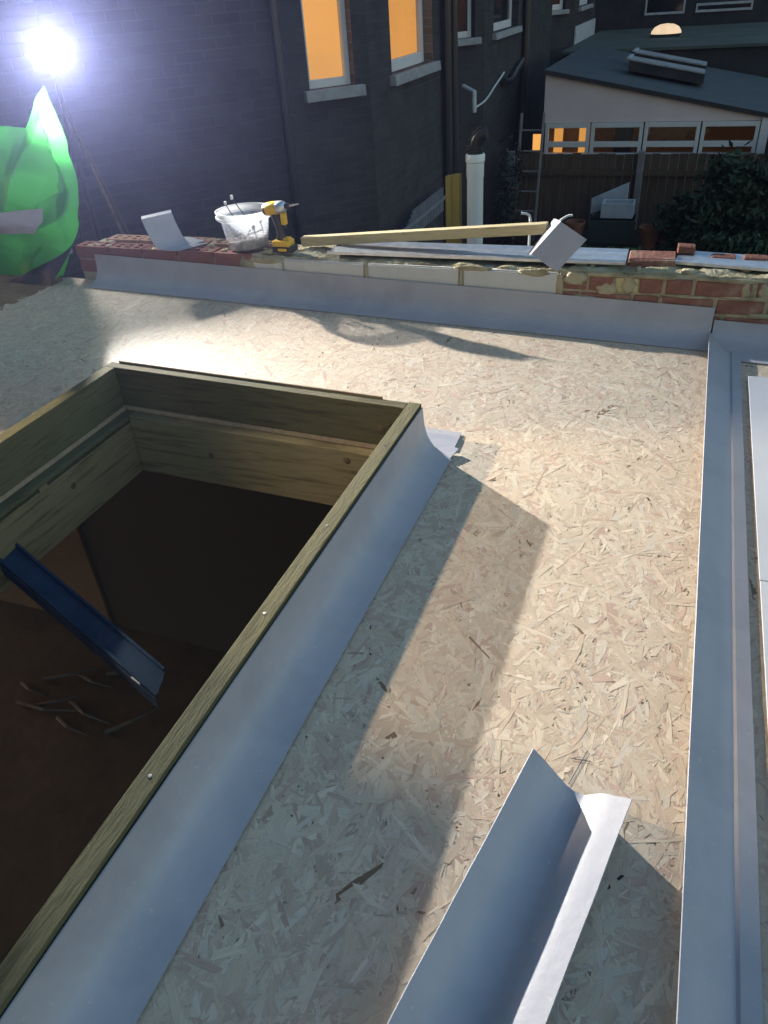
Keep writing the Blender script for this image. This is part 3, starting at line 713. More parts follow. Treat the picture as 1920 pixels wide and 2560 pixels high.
g0 = hc + Vector((-.018, 0, -.026)); g1 = Vector((dx - .012, dy, dz + .06))
sec = []
gg = G(); vs = []; fs = []
for i in range(9):
    t = i / 8; c = g0.lerp(g1, t) + Vector((.006 * math.sin(t * 3.1), 0, 0)); ra = lerp(.026, .019, min(1, t * 1.6)) + (.008 * max(0, t - .8) * 5); rb = lerp(.021, .018, t)
    for k in range(14): vs.append(c + Vector((ra * math.cos(k * 2 * math.pi / 14), rb * math.sin(k * 2 * math.pi / 14), 0)))
for i in range(8):
    for k in range(14): fs.append((i * 14 + k, i * 14 + (k + 1) % 14, (i + 1) * 14 + (k + 1) % 14, (i + 1) * 14 + k))
gg.add(vs, fs).build('grip', M['black'], dr, smooth=True, sharp=60)
G().box(dx + .004, dx + .03, dy - .0155, dy + .0155, dz + .135, dz + .192).build('yellow_front', M['yellow'], dr, bevel=.005)
G().box(dx + .012, dx + .026, dy - .009, dy + .009, dz + .118, dz + .142).build('trigger', M['black'], dr, bevel=.003)
bb = thing
G().box(dx - .050, dx + .045, dy - .036, dy + .036, dz + .030, dz + .062).build('battery_foot', M['yellow'], dr, bevel=.007)
G().box(dx - .055, dx + .060, dy - .038, dy + .038, dz + .003, dz + .036).build('battery', M['black'], dr, bevel=.008)
G().box(dx - .02, dx + .03, dy - .0395, dy + .0395, dz + .012, dz + .026).build('battery_stripe', M['yellow'], dr, bevel=.002)
G().box(dx + .004, dx + .040, dy - .016, dy + .016, dz + .061, dz + .072).build('belt_clip', M['yellow'], dr, bevel=.003)

# galvanised channels lying on the wall
def channel(name, A, B, w, label, m=M['galv']):
    A = Vector(A); B = Vector(B); ax = (B - A).normalized(); U = ax.cross(Vector((0, 0, 1))).normalized()
    pr = [(-w / 2, .004), (-w / 2, .014), (-w / 2 + .012, .016), (-w / 2 + .022, .012), (-w / 2 + .030, .0075), (-w * .1, .0075), (-w * .06, .011), (w * .02, .011), (w * .06, .0075), (w / 2 - .030, .0075), (w / 2 - .022, .012), (w / 2 - .012, .016), (w / 2, .014), (w / 2, .002)]
    o = trim(name, pr, A, B, U, m, t=.0016, n=10, wob=.0006); return tag(o, label, 'metal channel')
channel('metal_channel', (-1.66, 3.565, TOP + .004), (-.232, 3.600, TOP + .004), .20, 'long ridged metal channel lying flat along the wall under the batten')
channel('metal_channel', (-.02, 3.632, TOP + .004), (.80, 3.53, TOP + .003), .17, 'short bright ridged metal channel at the right end of the wall')
# raised batten
bt = G().bar((-1.86, 3.615, .302), (-.590, 3.56, .420), .046, .046).build('timber_batten', M['batten'], bevel=.002)
tag(bt, 'pale timber batten propped slantwise along the top of the wall', 'batten')
# folded offcut leaning against the batten end
fo = thing('trim_offcut', 'folded grey trim offcut leaning over the wall edge at the batten end', 'trim offcut', (-.52, 3.46, .27))
Lp, Bp, Rp, Tp = Vector((-.635, 3.440, .335)), Vector((-.512, 3.405, .272)), Vector((-.400, 3.46, .402)), Vector((-.523, 3.495, .465))
nn = (Bp - Lp).cross(Tp - Lp).normalized() * .003
G().prism([Lp, Bp, Rp, Tp], nn).build('leaning_face', M['grp'], fo)
G().prism([Tp + nn * .2, Lp + nn * .2, Lp + Vector((-.035, .085, -.03)), Tp + Vector((-.045, .085, -.012))], (.001, .002, .003)).build('folded_face', M['grp'], fo)
# bricks lying loose
me = solid_brick(.20, .155, .055, 3); me.materials.append(M['brick_old'])
o = bpy.data.objects.new('loose_brick', me); C.objects.link(o); o.location = (-.222, 3.53, .246); o.rotation_euler = (0, 0, .03)
tag(o, 'loose old brick bedded on the wall between the two metal channels', 'brick')
me = solid_brick(.075, .05, .035, 5); me.materials.append(M['brick_old'])
o = bpy.data.objects.new('brick_bat', me); C.objects.link(o); o.location = (-.025, 3.66, .298); tag(o, 'small broken brick piece on the back edge of the wall', 'brick')
for k, (x, l) in enumerate(((.12, .10), (.25, .1), (.37, .1), (.50, .12))):
    me = solid_brick(l, .06, .04, 9 + k); me.materials.append(M['brick_old'])
    put(me, 'brick', (x, Y1 - .063, .262))
# bent white pipe and cable behind the batten end
o = G().tube([(-.715, 3.80, -.2), (-.715, 3.80, .395), (-.72, 3.80, .412), (-.735, 3.80, .42), (-.76, 3.80, .421)], .0065, 8).build('overflow_pipe', M['cable'], smooth=True)
tag(o, 'thin white bent pipe poking up behind the batten', 'pipe')
cl = wire('white_cable', [(-.605, 3.60, .40), (-.575, 3.62, .405), (-.545, 3.64, .435), (-.515, 3.65, .452), (-.495, 3.65, .455)], .005, M['cable'], None)
tag(cl, 'short white cable curling up behind the folded grey offcut', 'cable')

# ------------------------------------------------------------------ work light on a tripod behind the wall
LP = Vector((-3.61, 4.11, 1.175)); aim = Vector((.795, -.59, .118))
wl = thing('work_light', 'lit site floodlight on a tripod behind the wall', 'work light', (LP.x - .08, LP.y + .1, GROUND))
mast = Vector((LP.x - .085, LP.y + .10, 0))
G().tube([(mast.x, mast.y, GROUND + .9), (mast.x, mast.y, 1.20)], .016, 12).build('mast', M['black'], wl, smooth=True)
G().lathe([(.028, -.05), (.03, 0), (.028, .05)], 14, (mast.x, mast.y, .62)).build('collar', M['black'], wl, smooth=True)
for (ex, ey, ez) in ((-3.10, 3.80, .05), (-4.6, 4.5, GROUND), (-3.3, 5.1, GROUND)):
    G().tube([(mast.x, mast.y, .66 + .25), (ex, ey, ez)], .009, 8).build('leg', M['fence'], wl, smooth=True)
panel = emit('led_panel', (1.0, .96, .88), 280)
def head(P, aim, power, cone, strength, w=.15, h=.12):
    aim = aim.normalized(); s = aim.cross(Vector((0, 0, 1))).normalized(); u = s.cross(aim)
    def pt(a, b, c): return P + s * a + u * b + aim * c
    g = G()
    W, H = w / 2 + .018, h / 2 + .018
    f = [pt(-W, -H, .012), pt(W, -H, .012), pt(W, H, .012), pt(-W, H, .012)]; bk = [pt(-W * .8, -H * .8, -.05), pt(W * .8, -H * .8, -.05), pt(W * .8, H * .8, -.05), pt(-W * .8, H * .8, -.05)]
    fi = [pt(-w / 2, -h / 2, .012), pt(w / 2, -h / 2, .012), pt(w / 2, h / 2, .012), pt(-w / 2, h / 2, .012)]; di = [pt(-w / 2, -h / 2, 0), pt(w / 2, -h / 2, 0), pt(w / 2, h / 2, 0), pt(-w / 2, h / 2, 0)]
    vs = f + bk + fi + di; fs = [(4, 5, 6, 7)]
    for k in range(4):
        n = (k + 1) % 4; fs += [(k, n, 4 + n, 4 + k), (k, n, 8 + n, 8 + k), (8 + k, 8 + n, 12 + n, 12 + k)]
    g.add(vs, fs).build('housing', M['black'], wl)
    q = G(); cc = .04; q.add([pt(-w / 2 + cc, -h / 2, .002), pt(w / 2 - cc, -h / 2, .002), pt(w / 2, -h / 2 + cc, .002), pt(w / 2, h / 2 - cc, .002), pt(w / 2 - cc, h / 2, .002), pt(-w / 2 + cc, h / 2, .002), pt(-w / 2, h / 2 - cc, .002), pt(-w / 2, -h / 2 + cc, .002)], [tuple(range(8))]); q.build('led_panel', panel, wl)
    G().tube([pt(-W - .006, 0, -.02), pt(-W - .006, 0, -.07), pt(W + .006, 0, -.07), pt(W + .006, 0, -.02)], .005, 6).build('bracket', M['steel'], wl)
    ld_ = bpy.data.lights.new('flood_beam', 'SPOT'); ld_.energy = power * K; ld_.spot_size = rad(cone); ld_.spot_blend = 1.0; ld_.shadow_soft_size = .018; ld_.color = (1.0, .97, .91)
    lo = bpy.data.objects.new('flood_beam', ld_); C.objects.link(lo); lo.parent = wl
    lo.location = P + aim * .03 - Vector(wl.location); lo.rotation_euler = (-aim).to_track_quat('Z', 'Y').to_euler(); lo.scale = (1.55, 1.0, 1.0)     # wide, flat beam of a flood reflector
head(LP, aim, 3200, 84, 900, .19, .165)

# ------------------------------------------------------------------ own house beside the roof, a lamp on in its upper room
oh = thing('terraced_house', 'own brick house wall along the left side of the roof', 'house', (-3.6, -1.0, GROUND))
g = G(); gr_ = G()
OW = (1.105, 1.475, .55, 2.3)
def own_wall():
    for (y0, y1, z0, z1) in ((-5, OW[0], -.25, 5.4), (OW[1], 2.55, -.25, 5.4), (OW[0], OW[1], -.25, OW[2]), (OW[0], OW[1], OW[3], 5.4)):
        g.box(-3.50, -3.36, y0, y1, z0, z1)
own_wall(); g.build('wall', M['brick_plain'], oh)
for (y0, y1, z0, z1) in ((-5, -4.9, -.1, 2.65), (2.45, 2.55, -.1, 2.65)): G().box(-7.0, -3.44, y0, y1, z0, z1).build('room_side', M['render'], oh)
G().box(-7.1, -7.0, -5, 2.55, -.1, 2.65).build('room_side', M['render'], oh)
G().box(-7.1, -3.44, -5, 2.55, 2.65, 2.75).build('room_ceiling', M['render'], oh)
G().box(-7.1, -3.44, -5, 2.55, -.2, -.1).build('room_base', M['brown_board'], oh)
cl_ = thing('ceiling_lamp', 'lit round ceiling lamp in the upper room of the own house', 'lamp', (-4.35, 1.16, 2.50))
G().tube([(-4.35, 1.16, 2.55), (-4.35, 1.16, 2.65)], .01, 8).build('rod', M['black'], cl_)
G().lathe([(.0001, -.05), (.035, -.04), (.05, 0), (.035, .04), (.0001, .05)], 20, (-4.35, 1.16, 2.50)).build('globe', emit('ceiling_globe', (1.0, .82, .58), 10000), cl_, smooth=True)

# ------------------------------------------------------------------ green plastic sack beside the wall
def sack():
    top = [(-4.6, .86), (-4.2, .90), (-3.75, .885), (-3.50, .880), (-3.40, .872), (-3.335, .868), (-3.31, .90), (-3.24, .99), (-3.145, 1.062), (-3.10, .985), (-3.07, .90), (-3.04, .80)]
    right = [(.10, -3.36), (.2, -3.31), (.30, -3.22), (.40, -3.14), (.5, -3.095), (.57, -3.085), (.66, -3.09), (.75, -3.10), (.85, -3.105), (.95, -3.12), (1.065, -3.15)]
    def it(tab, q):
        for (a, b), (c, d) in zip(tab, tab[1:]):
            if q <= c: return lerp(b, d, max(0, (q - a) / (c - a)))
        return tab[-1][1]
    ns, nt = 120, 84
    vs = []; fs = []
    cr = np.random.default_rng(21)
    lines = [(Vector((cr.uniform(-4.3, -3.0), cr.uniform(.1, 1.0))), cr.uniform(0, math.pi), cr.uniform(.05, .16), cr.uniform(-.5, .65), cr.uniform(.2, .6)) for _ in range(48)]
    lines += [(Vector((-3.16, .8)), 1.75, .07, .7, .9), (Vector((-3.24, .6)), 1.45, .10, -.55, .9), (Vector((-3.42, .62)), .95, .12, .6, .9), (Vector((-3.2, .45)), .35, .10, .5, .5)]
    def fold(x, z, side):
        # crumpled film: straight sharp creases of limited length, each a ridge or a valley
        p = Vector((x + .02 * noise.noise(Vector((x * 6, z * 6, 2))), z + .02 * noise.noise(Vector((x * 6, z * 6, 8)))))
        f = 0.0
        for c, a_, w_, k_, l_ in lines:
            q = p - c; u_ = q.x * math.cos(a_) + q.y * math.sin(a_); v_ = abs(-q.x * math.sin(a_) + q.y * math.cos(a_))
            if v_ < w_ and abs(u_) < l_: f += k_ * (w_ - v_) * (1 - abs(u_) / l_)
        return f * 1.5 + .012 * noise.noise(Vector((x * 14, z * 14, 4))) - .01
    for side in (0,):
        for i in range(ns + 1):
            s = i / ns
            for j in range(nt + 1):
                t = j / nt
                # width shrinks with the silhouette, height follows the crumpled top edge
                x_lin = lerp(-4.6, -3.035, s)
                zt = it(top, x_lin); z = lerp(.10, zt, t)
                xr = it(right, z)
                x = lerp(-4.6, xr, s) if z < .83 else lerp(-4.6, max(x_lin, -4.6), s) if False else -4.6 + (xr + 4.6) * s
                # keep the peak narrow: columns follow x_lin near the top
                w = max(0, min(1, (z - .70) / .2)); x = lerp(x, x_lin if x_lin < xr else xr, w)
                pinch = (1 - t ** 3) * (min(1, (1 - s) * 9)) ** .5
                yc = 3.47 + .02 * t
                dep = .085 * pinch
                fo_ = fold(x, z, side) * (.35 + .65 * pinch)
                if side == 0: y = yc - dep - fo_ * .9
                else: y = yc + dep * .7 + fo_ * .4
                if side == 0 and z < .42: y += 0
                vs.append((x + .012 * noise.noise(Vector((z * 7, s * 3, side))), y, z - FALL * 0))
    m = nt + 1; off = (ns + 1) * m
    for side in (0,):
        for i in range(ns):
            for j in range(nt):
                a = side * off + i * m + j; fs.append((a, a + m, a + m + 1, a + 1) if side == 0 else (a, a + 1, a + m + 1, a + m))
    return vs, fs
sv, sf = sack()
gs = thing('green_sheeting', 'crumpled green plastic sheeting glowing beside the lit lamp', 'plastic sheet', (-3.6, 3.45, .1))
G().add(sv, sf).build('plastic_sheet', M['green'], gs, smooth=True, sharp=14)
for (a, b, w_, h_) in (((-4.05, 3.74, .10), (-3.62, 3.74, .80), .02, .11), ((-3.62, 3.74, .10), (-3.50, 3.74, .80), .02, .05), ((-4.25, 3.76, .45), (-3.50, 3.74, .60), .03, .07), ((-4.3, 3.76, .12), (-4.1, 3.74, .82), .02, .10)):
    G().bar(a, b, w_, h_, (0, 1, 0)).build('shadow_board', M['fence'], gs)  # unseen boards and slabs added behind the film to cast dark bands
for k, (x0, x1, z0, z1) in enumerate(((-4.35, -3.62, .10, .19), (-4.30, -3.60, .192, .28), (-4.35, -3.64, .282, .37))):
    G().box(x0, x1, 3.62, 3.86, z0, z1).build('shadow_slab', M['stone'], gs, bevel=.006)
# grey tape across its front, navy lining hanging out at the lower right
def front_y(x, z):
    return min(v[1] for v in sv if abs(v[0] - x) < .03 and abs(v[2] - z) < .025)
tv = []; tf = []
for i in range(25):
    for j in range(7):
        x = lerp(-4.2, -3.30 - .06 * (j < 3) * (3 - j) / 3, i / 24); z = lerp(.365, .485, j / 6) - .03 * (x + 3.3) * 0
        tv.append((x, front_y(x, z) - .02, z))
for i in range(24):
    for j in range(6): a = i * 7 + j; tf.append((a, a + 7, a + 8, a + 1))
G().add(tv, tf).build('tape_strip', M['tape'], gs, smooth=True)
tv = []; tf = []
for i in range(17):
    for j in range(11):
        s, t = i / 16, j / 10
        x = lerp(lerp(-3.62, -3.20, t), lerp(-3.30, -3.12, t), s); z = lerp(.10, lerp(.26, .33, s), t)
        y = 3.30 + .10 * s * t + .02 * noise.noise(Vector((x * 12, z * 12, 0))) + .05 * t * (1 - s)
        tv.append((x, y - .02, z))
for i in range(16):
    for j in range(10): a = i * 11 + j; tf.append((a, a + 11, a + 12, a + 1))
G().add(tv, tf).build('navy_lining', M['dark_sheet'], gs, smooth=True)

# ------------------------------------------------------------------ behind the wall: drain pipe and post
dp = thing('soil_pipe', 'white plastic soil pipe with a black bent top behind the wall', 'pipe', (-1.303, 5.0, GROUND))
cx, cy = -1.303, 5.0
G().lathe([(.0001, GROUND), (.052, GROUND), (.052, .33), (.0555, .345), (.0555, .425), (.0605, .43), (.0605, .468), (.056, .475), (.05, .475), (.05, .44)], 32, (cx, cy, 0)).build('pipe_body', M['white_pvc'], dp, smooth=True, sharp=40)
elb = [(cx - .002, cy, .43), (cx - .002, cy, .50), (cx + .004, cy, .535), (cx + .018, cy, .565), (cx + .042, cy, .585), (cx + .07, cy, .59)]
G().tube(elb, [.044, .044, .045, .045, .044, .043], 24).build('black_elbow', M['black_pipe'], dp, smooth=True, sharp=50)
for z in (.497, .515):
    G().lathe([(.044, z - .006), (.049, z - .004), (.049, z + .004), (.044, z + .006)], 24, (cx - .002, cy, 0)).build('seal_ring', M['black_pipe'], dp, smooth=True)
pp = thing('timber_post', 'dull yellow timber post standing left of the white soil pipe', 'post', (-1.446, 5.0, GROUND))
G().box(-1.492, -1.4485, 4.97, 5.03, GROUND, .345).build('plank', M['yellow_post'], pp, bevel=.003)
G().box(-1.4465, -1.400, 4.966, 5.034, GROUND, .352).build('plank', M['yellow_post'], pp, bevel=.003)

# ------------------------------------------------------------------ terraced houses on the left
HT = 5.6
def wall_run(g, p0, p1, z0, z1, openings=(), depth=.11, rev=None):
    """upright wall from p0 to p1 (plan) with openings (s0, s1, za, zb); outside = right of the direction"""
    p0 = Vector((*p0, 0)); p1 = Vector((*p1, 0)); L_ = (p1 - p0).length; d = (p1 - p0) / L_; n_ = Vector((d.y, -d.x, 0))
    ss = sorted({0, L_, *[o[0] for o in openings], *[o[1] for o in openings]}); zs = sorted({z0, z1, *[o[2] for o in openings], *[o[3] for o in openings]})
    P = lambda s, z: p0 + d * s + Vector((0, 0, z))
    for a, b in zip(ss, ss[1:]):
        for c, e in zip(zs, zs[1:]):
            if any(o[0] <= a and b <= o[1] and o[2] <= c and e <= o[3] for o in openings): continue
            quad_uv(g, [P(a, c), P(b, c), P(b, e), P(a, e)], [(a, c), (b, c), (b, e), (a, e)])
    for (a, b, c, e) in openings:
        q = -n_ * depth; gg_ = rev or g
        for (A, B, u) in ((P(a, c), P(a, e), 0), (P(b, e), P(b, c), 0), (P(b, c), P(a, c), 1), (P(a, e), P(b, e), 1)):
            l = (B - A).length
            quad_uv(gg_, [A, B, B + q, A + q], [(0, 0), (0, l), (depth, l), (depth, 0)] if not u else [(0, 0), (l, 0), (l, depth), (0, depth)])
    return P, d, n_
def window(parent, P, d, n_, o, depth, lit=None, fw=.055, sill=True, transom=None, sash=True):
    a, b, c, e = o; q = -n_ * (depth - .03)
    w = bpy.data.objects.new('window', None); C.objects.link(w); w.parent = parent; w.location = P((a + b) / 2, c) - Vector(parent.location)
    def fr(s0, s1, z0, z1, nm='frame', out=.03, m=M['upvc']):
        base = [P(s0, z0) + q, P(s1, z0) + q, P(s1, z1) + q, P(s0, z1) + q]
        return G().prism(base, -n_ * .05).build(nm, m, w, bevel=.004)
    fr(a, a + fw, c, e); fr(b - fw, b, c, e); fr(a + fw, b - fw, c, c + fw * 1.3); fr(a + fw, b - fw, e - fw, e)
    if transom: fr(a + fw, b - fw, transom - .02, transom + .02)
    pane = [P(a + fw, c + fw) + q - n_ * .025, P(b - fw, c + fw) + q - n_ * .025, P(b - fw, e - fw) + q - n_ * .025, P(a + fw, e - fw) + q - n_ * .025]
    G().prism(pane, -n_ * .006).build('pane', M['glass'] if lit else M['dark_glass'], w)
    if sill:
        s0, s1 = a - .06, b + .07
        G().prism([P(s0, c - .085) + n_ * .07, P(s1, c - .085) + n_ * .07, P(s1, c) + n_ * .06, P(s0, c) + n_ * .06], -n_ * (depth + .02)).build('sill', M['stone'], w, bevel=.006)
    return w
def pipe_run(parent, name, pts, r, m=None): return G().tube(pts, r, 10).build(name, m or M['black_pipe'], parent, smooth=True)

# near house
h1 = thing('terraced_house', 'dark brick bay of the nearest house with two lit orange windows', 'house', (-3.5, 7.5, GROUND))
g = G(); gr_ = G()
wall_run(g, (-4.4, 3.85), (-4.4, 5.0), GROUND, HT)
op1 = [(2.0 + .0, 2.47, .69, 2.35)]
c0 = Vector((-4.4, 5.0)); c1 = Vector((-2.75, 6.955))
Lc = (c1 - c0).length
sA = Lc - .575; sB = Lc - .145
P1, d1, n1 = wall_run(g, tuple(c0), tuple(c1), GROUND, HT, [(sA, sB, .69, 2.35)], .11, gr_)
op2 = (.56, 1.83, .69, 2.35)
P2, d2, n2 = wall_run(g, (-2.75, 6.955), (-2.75, 9.55), GROUND, HT, [op2], .13, gr_)
wall_run(g, (-2.75, 9.55), (-3.9, 10.4), GROUND, HT)
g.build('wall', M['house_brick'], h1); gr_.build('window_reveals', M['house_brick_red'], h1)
w1 = window(h1, P1, d1, n1, (sA, sB, .69, 2.35), .11, lit=True, fw=.05)
q = -n1 * .16; G().prism([P1(sA, .70) + q, P1(sB, .70) + q, P1(sB, 2.35) + q, P1(sA, 2.35) + q], -n1 * .004).build('blind', M['lit_blind'], w1)
w2 = window(h1, P2, d2, n2, op2, .13, lit=True, fw=.075)
q = -n2 * .55; s0, s1 = op2[0] - .3, op2[1] + 1.4
G().prism([P2(s0, .3) + q, P2(s1, .3) + q, P2(s1, 2.6) + q, P2(s0, 2.6) + q], -n2 * .01).build('room_back', M['lit_room'], w2)
qq = -n2 * .53
G().prism([P2(1.17, .93) + qq, P2(1.62, .93) + qq, P2(1.62, 2.5) + qq, P2(1.17, 2.5) + qq], n2 * .015).build('room_door', M['room'], w2, bevel=.003)
pipe_run(h1, 'downpipe', [(-3.26, 6.30, GROUND), (-3.26, 6.30, HT)], .035)
pipe_run(h1, 'downpipe', [(-2.69, 9.10, GROUND), (-2.69, 9.10, .55), (-2.69, 9.10, HT)], .05)
pipe_run(h1, 'downpipe', [(-2.69, 9.38, GROUND), (-2.69, 9.38, HT)], .04)

# second house
h2 = thing('terraced_house', 'dark brick bay of the second house with pale sills and unlit windows', 'house', (-3.6, 13.5, GROUND))
g = G(); gr_ = G()
wall_run(g, (-3.9, 10.42), (-3.9, 11.35), GROUND, HT)
cA, cB = (-3.9, 11.35), (-3.1, 12.35); LL = (Vector(cB) - Vector(cA)).length
oA = (LL - .78, LL - .16, .70, 2.4)
P3, d3, n3 = wall_run(g, cA, cB, GROUND, HT, [oA], .12, gr_)
oB = (.55, 2.25, .70, 2.4)
P4, d4, n4 = wall_run(g, cB, (-3.1, 15.2), GROUND, HT, [oB], .14, gr_)
wall_run(g, (-3.1, 15.2), (-3.25, 15.3), GROUND, HT); wall_run(g, (-3.25, 15.3), (-3.25, 18.6), GROUND, HT); wall_run(g, (-3.25, 18.6), (-4.0, 19.4), GROUND, HT)
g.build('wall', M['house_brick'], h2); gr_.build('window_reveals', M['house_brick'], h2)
window(h2, P3, d3, n3, oA, .12, fw=.06); window(h2, P4, d4, n4, oB, .14, fw=.08)
pipe_run(h2, 'downpipe', [(-3.04, 15.0, GROUND), (-3.04, 15.0, HT)], .06)
pipe_run(h2, 'waste_pipe', [(-3.02, 11.5, -.15), (-3.02, 11.5, .1), (-3.2, 11.6, .16)], .035, M['white_paint'])
pipe_run(h2, 'waste_pipe', [(-3.03, 13.4, .02), (-3.03, 13.9, -.01), (-3.03, 14.3, .10), (-3.03, 14.7, .2), (-3.03, 14.8, -.1), (-3.03, 14.8, GROUND)], .05)
wire('cable', [Vector((-3.06, 11.6, -.12)) - h2.location, Vector((-3.06, 12.3, -.1)) - h2.location, Vector((-3.06, 12.9, .02)) - h2.location, Vector((-3.06, 13.5, .14)) - h2.location], .014, M['cable'], None).parent = h2
# third house further along
h3 = thing('terraced_house', 'far dark house bay with pale painted panels under its windows', 'house', (-3.4, 24, GROUND))
g = G(); gr_ = G()
oC = (.5, 1.5, .70, 2.4); oD = (.7, 2.6, .70, 2.4)
P5, d5, n5 = wall_run(g, (-4.0, 19.5), (-3.1, 20.6), GROUND, HT, [(.45, 1.15, .70, 2.4)], .12, gr_)
P6, d6, n6 = wall_run(g, (-3.1, 20.6), (-3.1, 24.2), GROUND, HT, [oD], .12, gr_)
wall_run(g, (-3.1, 24.2), (-3.6, 25), GROUND, HT); wall_run(g, (-3.6, 25), (-3.6, 40), GROUND, HT)
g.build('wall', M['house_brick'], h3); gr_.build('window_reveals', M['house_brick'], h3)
window(h3, P5, d5, n5, (.45, 1.15, .70, 2.4), .12, fw=.08); window(h3, P6, d6, n6, oD, .12, fw=.09)
G().prism([P6(.1, -.35) + n6 * .02, P6(3.4, -.35) + n6 * .02, P6(3.4, .35) + n6 * .02, P6(.1, .35) + n6 * .02], n6 * .03).build('painted_panel', M['white_paint'], h3)

# slatted rail low against the near house
rl = thing('slatted_rail', 'faint grey slatted panel low down against the near house', 'slatted panel', (-2.55, 7.9, GROUND))
for i in range(26):
    y = 7.10 + i * .056; zb = -.74 if y > 7.75 else -1.1 + (y - 7.1) * .55
    G().box(-2.60, -2.585, y, y + .034, zb, -.49 - .004 * random.random() - max(0, (7.5 - y)) * .5).build('slat', M['slate_grey'], rl)
G().box(-2.58, -2.565, 7.10, 8.56, -.62, -.58).build('rail', M['slate_grey'], rl)

# ------------------------------------------------------------------ neighbouring extension with a strip of windows
EY = 13.6
ex = thing('rear_extension', 'pale sloping roofed extension with a strip of four windows', 'extension', (-.8, 15.5, GROUND))
zl, zr = .114, -.535; xl, xr = -2.42, .86
g = G(); b0 = len(g.f)
g.prism([(xl, EY, -.60), (xr, EY, -.60), (xr, EY, zr), (xl, EY, zl)], (0, .2, 0)); g.build('gable', M['render'], ex)
g = G(); g.prism([(xl, EY + .05, GROUND), (xr, EY + .05, GROUND), (xr, EY + .05, -1.06), (xl, EY + .05, -1.06)], (0, .15, 0)); g.build('lower_wall', M['render'], ex)
sl = (zr - zl) / (xr - xl)
zz = lambda x: zl + sl * (x - xl)
g = G(); g.prism([(xl - .02, EY - .06, zz(xl - .02) + .004), (2.6, EY - .06, zz(2.6) + .004), (2.6, 18.2, zz(2.6) + .004), (xl - .02, 18.2, zz(xl - .02) + .004)], (0, 0, .03)); g.build('roof', M['slate'], ex)
g = G(); g.prism([(xl, EY - .075, zz(xl) - .02), (2.6, EY - .075, zz(2.6) - .02), (2.6, EY - .075, zz(2.6) + .038), (xl, EY - .075, zz(xl) + .038)], (0, .012, 0)); g.build('barge_board', M['darkwall'], ex)
pil = [xl + .03, -1.665, -.855, -.025, .80]
for k in range(4):
    a, b = pil[k], pil[k + 1]
    w = bpy.data.objects.new('window', None); C.objects.link(w); w.parent = ex; w.location = Vector(((a + b) / 2, EY, -.9)) - Vector(ex.location)
    fx = .055
    for (x0, x1, z0, z1) in ((a + .01, a + .01 + fx, -1.08, -.605), (b - .01 - fx, b - .01, -1.08, -.605), (a + .01 + fx, b - .01 - fx, -.675, -.605), (a + .01 + fx, b - .01 - fx, -.955, -.875), (a + .01 + fx, b - .01 - fx, -1.08, -1.045)):
        G().box(x0, x1, EY - .03, EY + .04, z0, z1).build('frame', M['upvc'], w, bevel=.006)
    G().box(a + .06, b - .06, EY + .005, EY + .011, -.90, -.65).build('pane', M['glass'], w)
    G().box(a + .06, b - .06, EY + .013, EY + .019, -1.05, -.95).build('lower_pane', M['glass'], w)
    G().box(a + .02, b - .02, EY + .21, EY + .22, -1.3, -.60).build('interior', [M['lit_dim2'], M['lit_dim'], M['lit_dim'], M['lit_dim']][k], w)
    if k == 0:
        for (x0, x1) in ((-2.26, -2.12), (-1.86, -1.72)): G().box(x0, x1, EY + .16, EY + .18, -1.3, -.6).build('curtain', M['lit_room'], w)
    if k == 1:
        G().box(-1.30, -1.02, EY + .15, EY + .2, -1.3, -.62).build('curtain', M['room'], w)
G().box(.80, .92, EY - .05, EY + .06, -1.08, -.55).build('corner_frame', M['upvc'], ex, bevel=.008)
G().box(-2.60, -2.46, EY + .12, EY + .13, -1.05, -.78).build('lit_side_pane', M['lit_blind'], ex)
# roof light on that roof
rv = thing('roof_window', 'dark louvred roof window propped open on the sloping slate roof', 'roof window', (-.7, 15.6, -.2))
for (y, hgt) in ((14.9, .14), (15.9, .16)):
    vs = [Vector((-1.30, y, zz(-1.30) + .09)), Vector((-.10, y, zz(-.10) + .09)), Vector((-.10, y + .55, zz(-.10) + .09)), Vector((-1.30, y + .55, zz(-1.30) + .09))]
    G().prism(vs, (0, 0, hgt)).build('casing', M['darkwall'], rv)
    vs2 = [v + Vector((0, 0, hgt + .002)) for v in vs]; vs2[0].y -= .02; vs2[1].y -= .02
    G().prism(vs2, (0, 0, .02)).build('glazed_lid', M['stone'], rv)
    G().prism([vs2[0] + Vector((-.04, 0, .02)), vs2[0] + Vector((.02, 0, .022)), vs2[3] + Vector((.02, 0, .022)), vs2[3] + Vector((-.04, 0, .022))], (0, 0, .02)).build('lid_edge', M['white_paint'], rv)

# close boarded fence in front of it
fc = thing('board_fence', 'brown close boarded fence below the strip of windows', 'fence', (-.6, 13.0, GROUND))
x = -2.75
while x < 5.2:
    zt = -.95 + random.uniform(-.012, .012)
    if x > .95: zt += .25
    G().box(x, x + .125, 13.0 + random.uniform(0, .012), 13.025, GROUND, zt).build('fence_board', M['fence'], fc); x += .131
for px in (-2.78, -.80, 1.0, 3.0):
    G().box(px - .05, px + .05, 12.88, 12.985, GROUND, -.90).build('fence_post', M['post'], fc, bevel=.01)
G().box(-2.7, 5.2, 12.93, 12.99, -1.25, -1.17).build('fence_rail', M['fence'], fc)

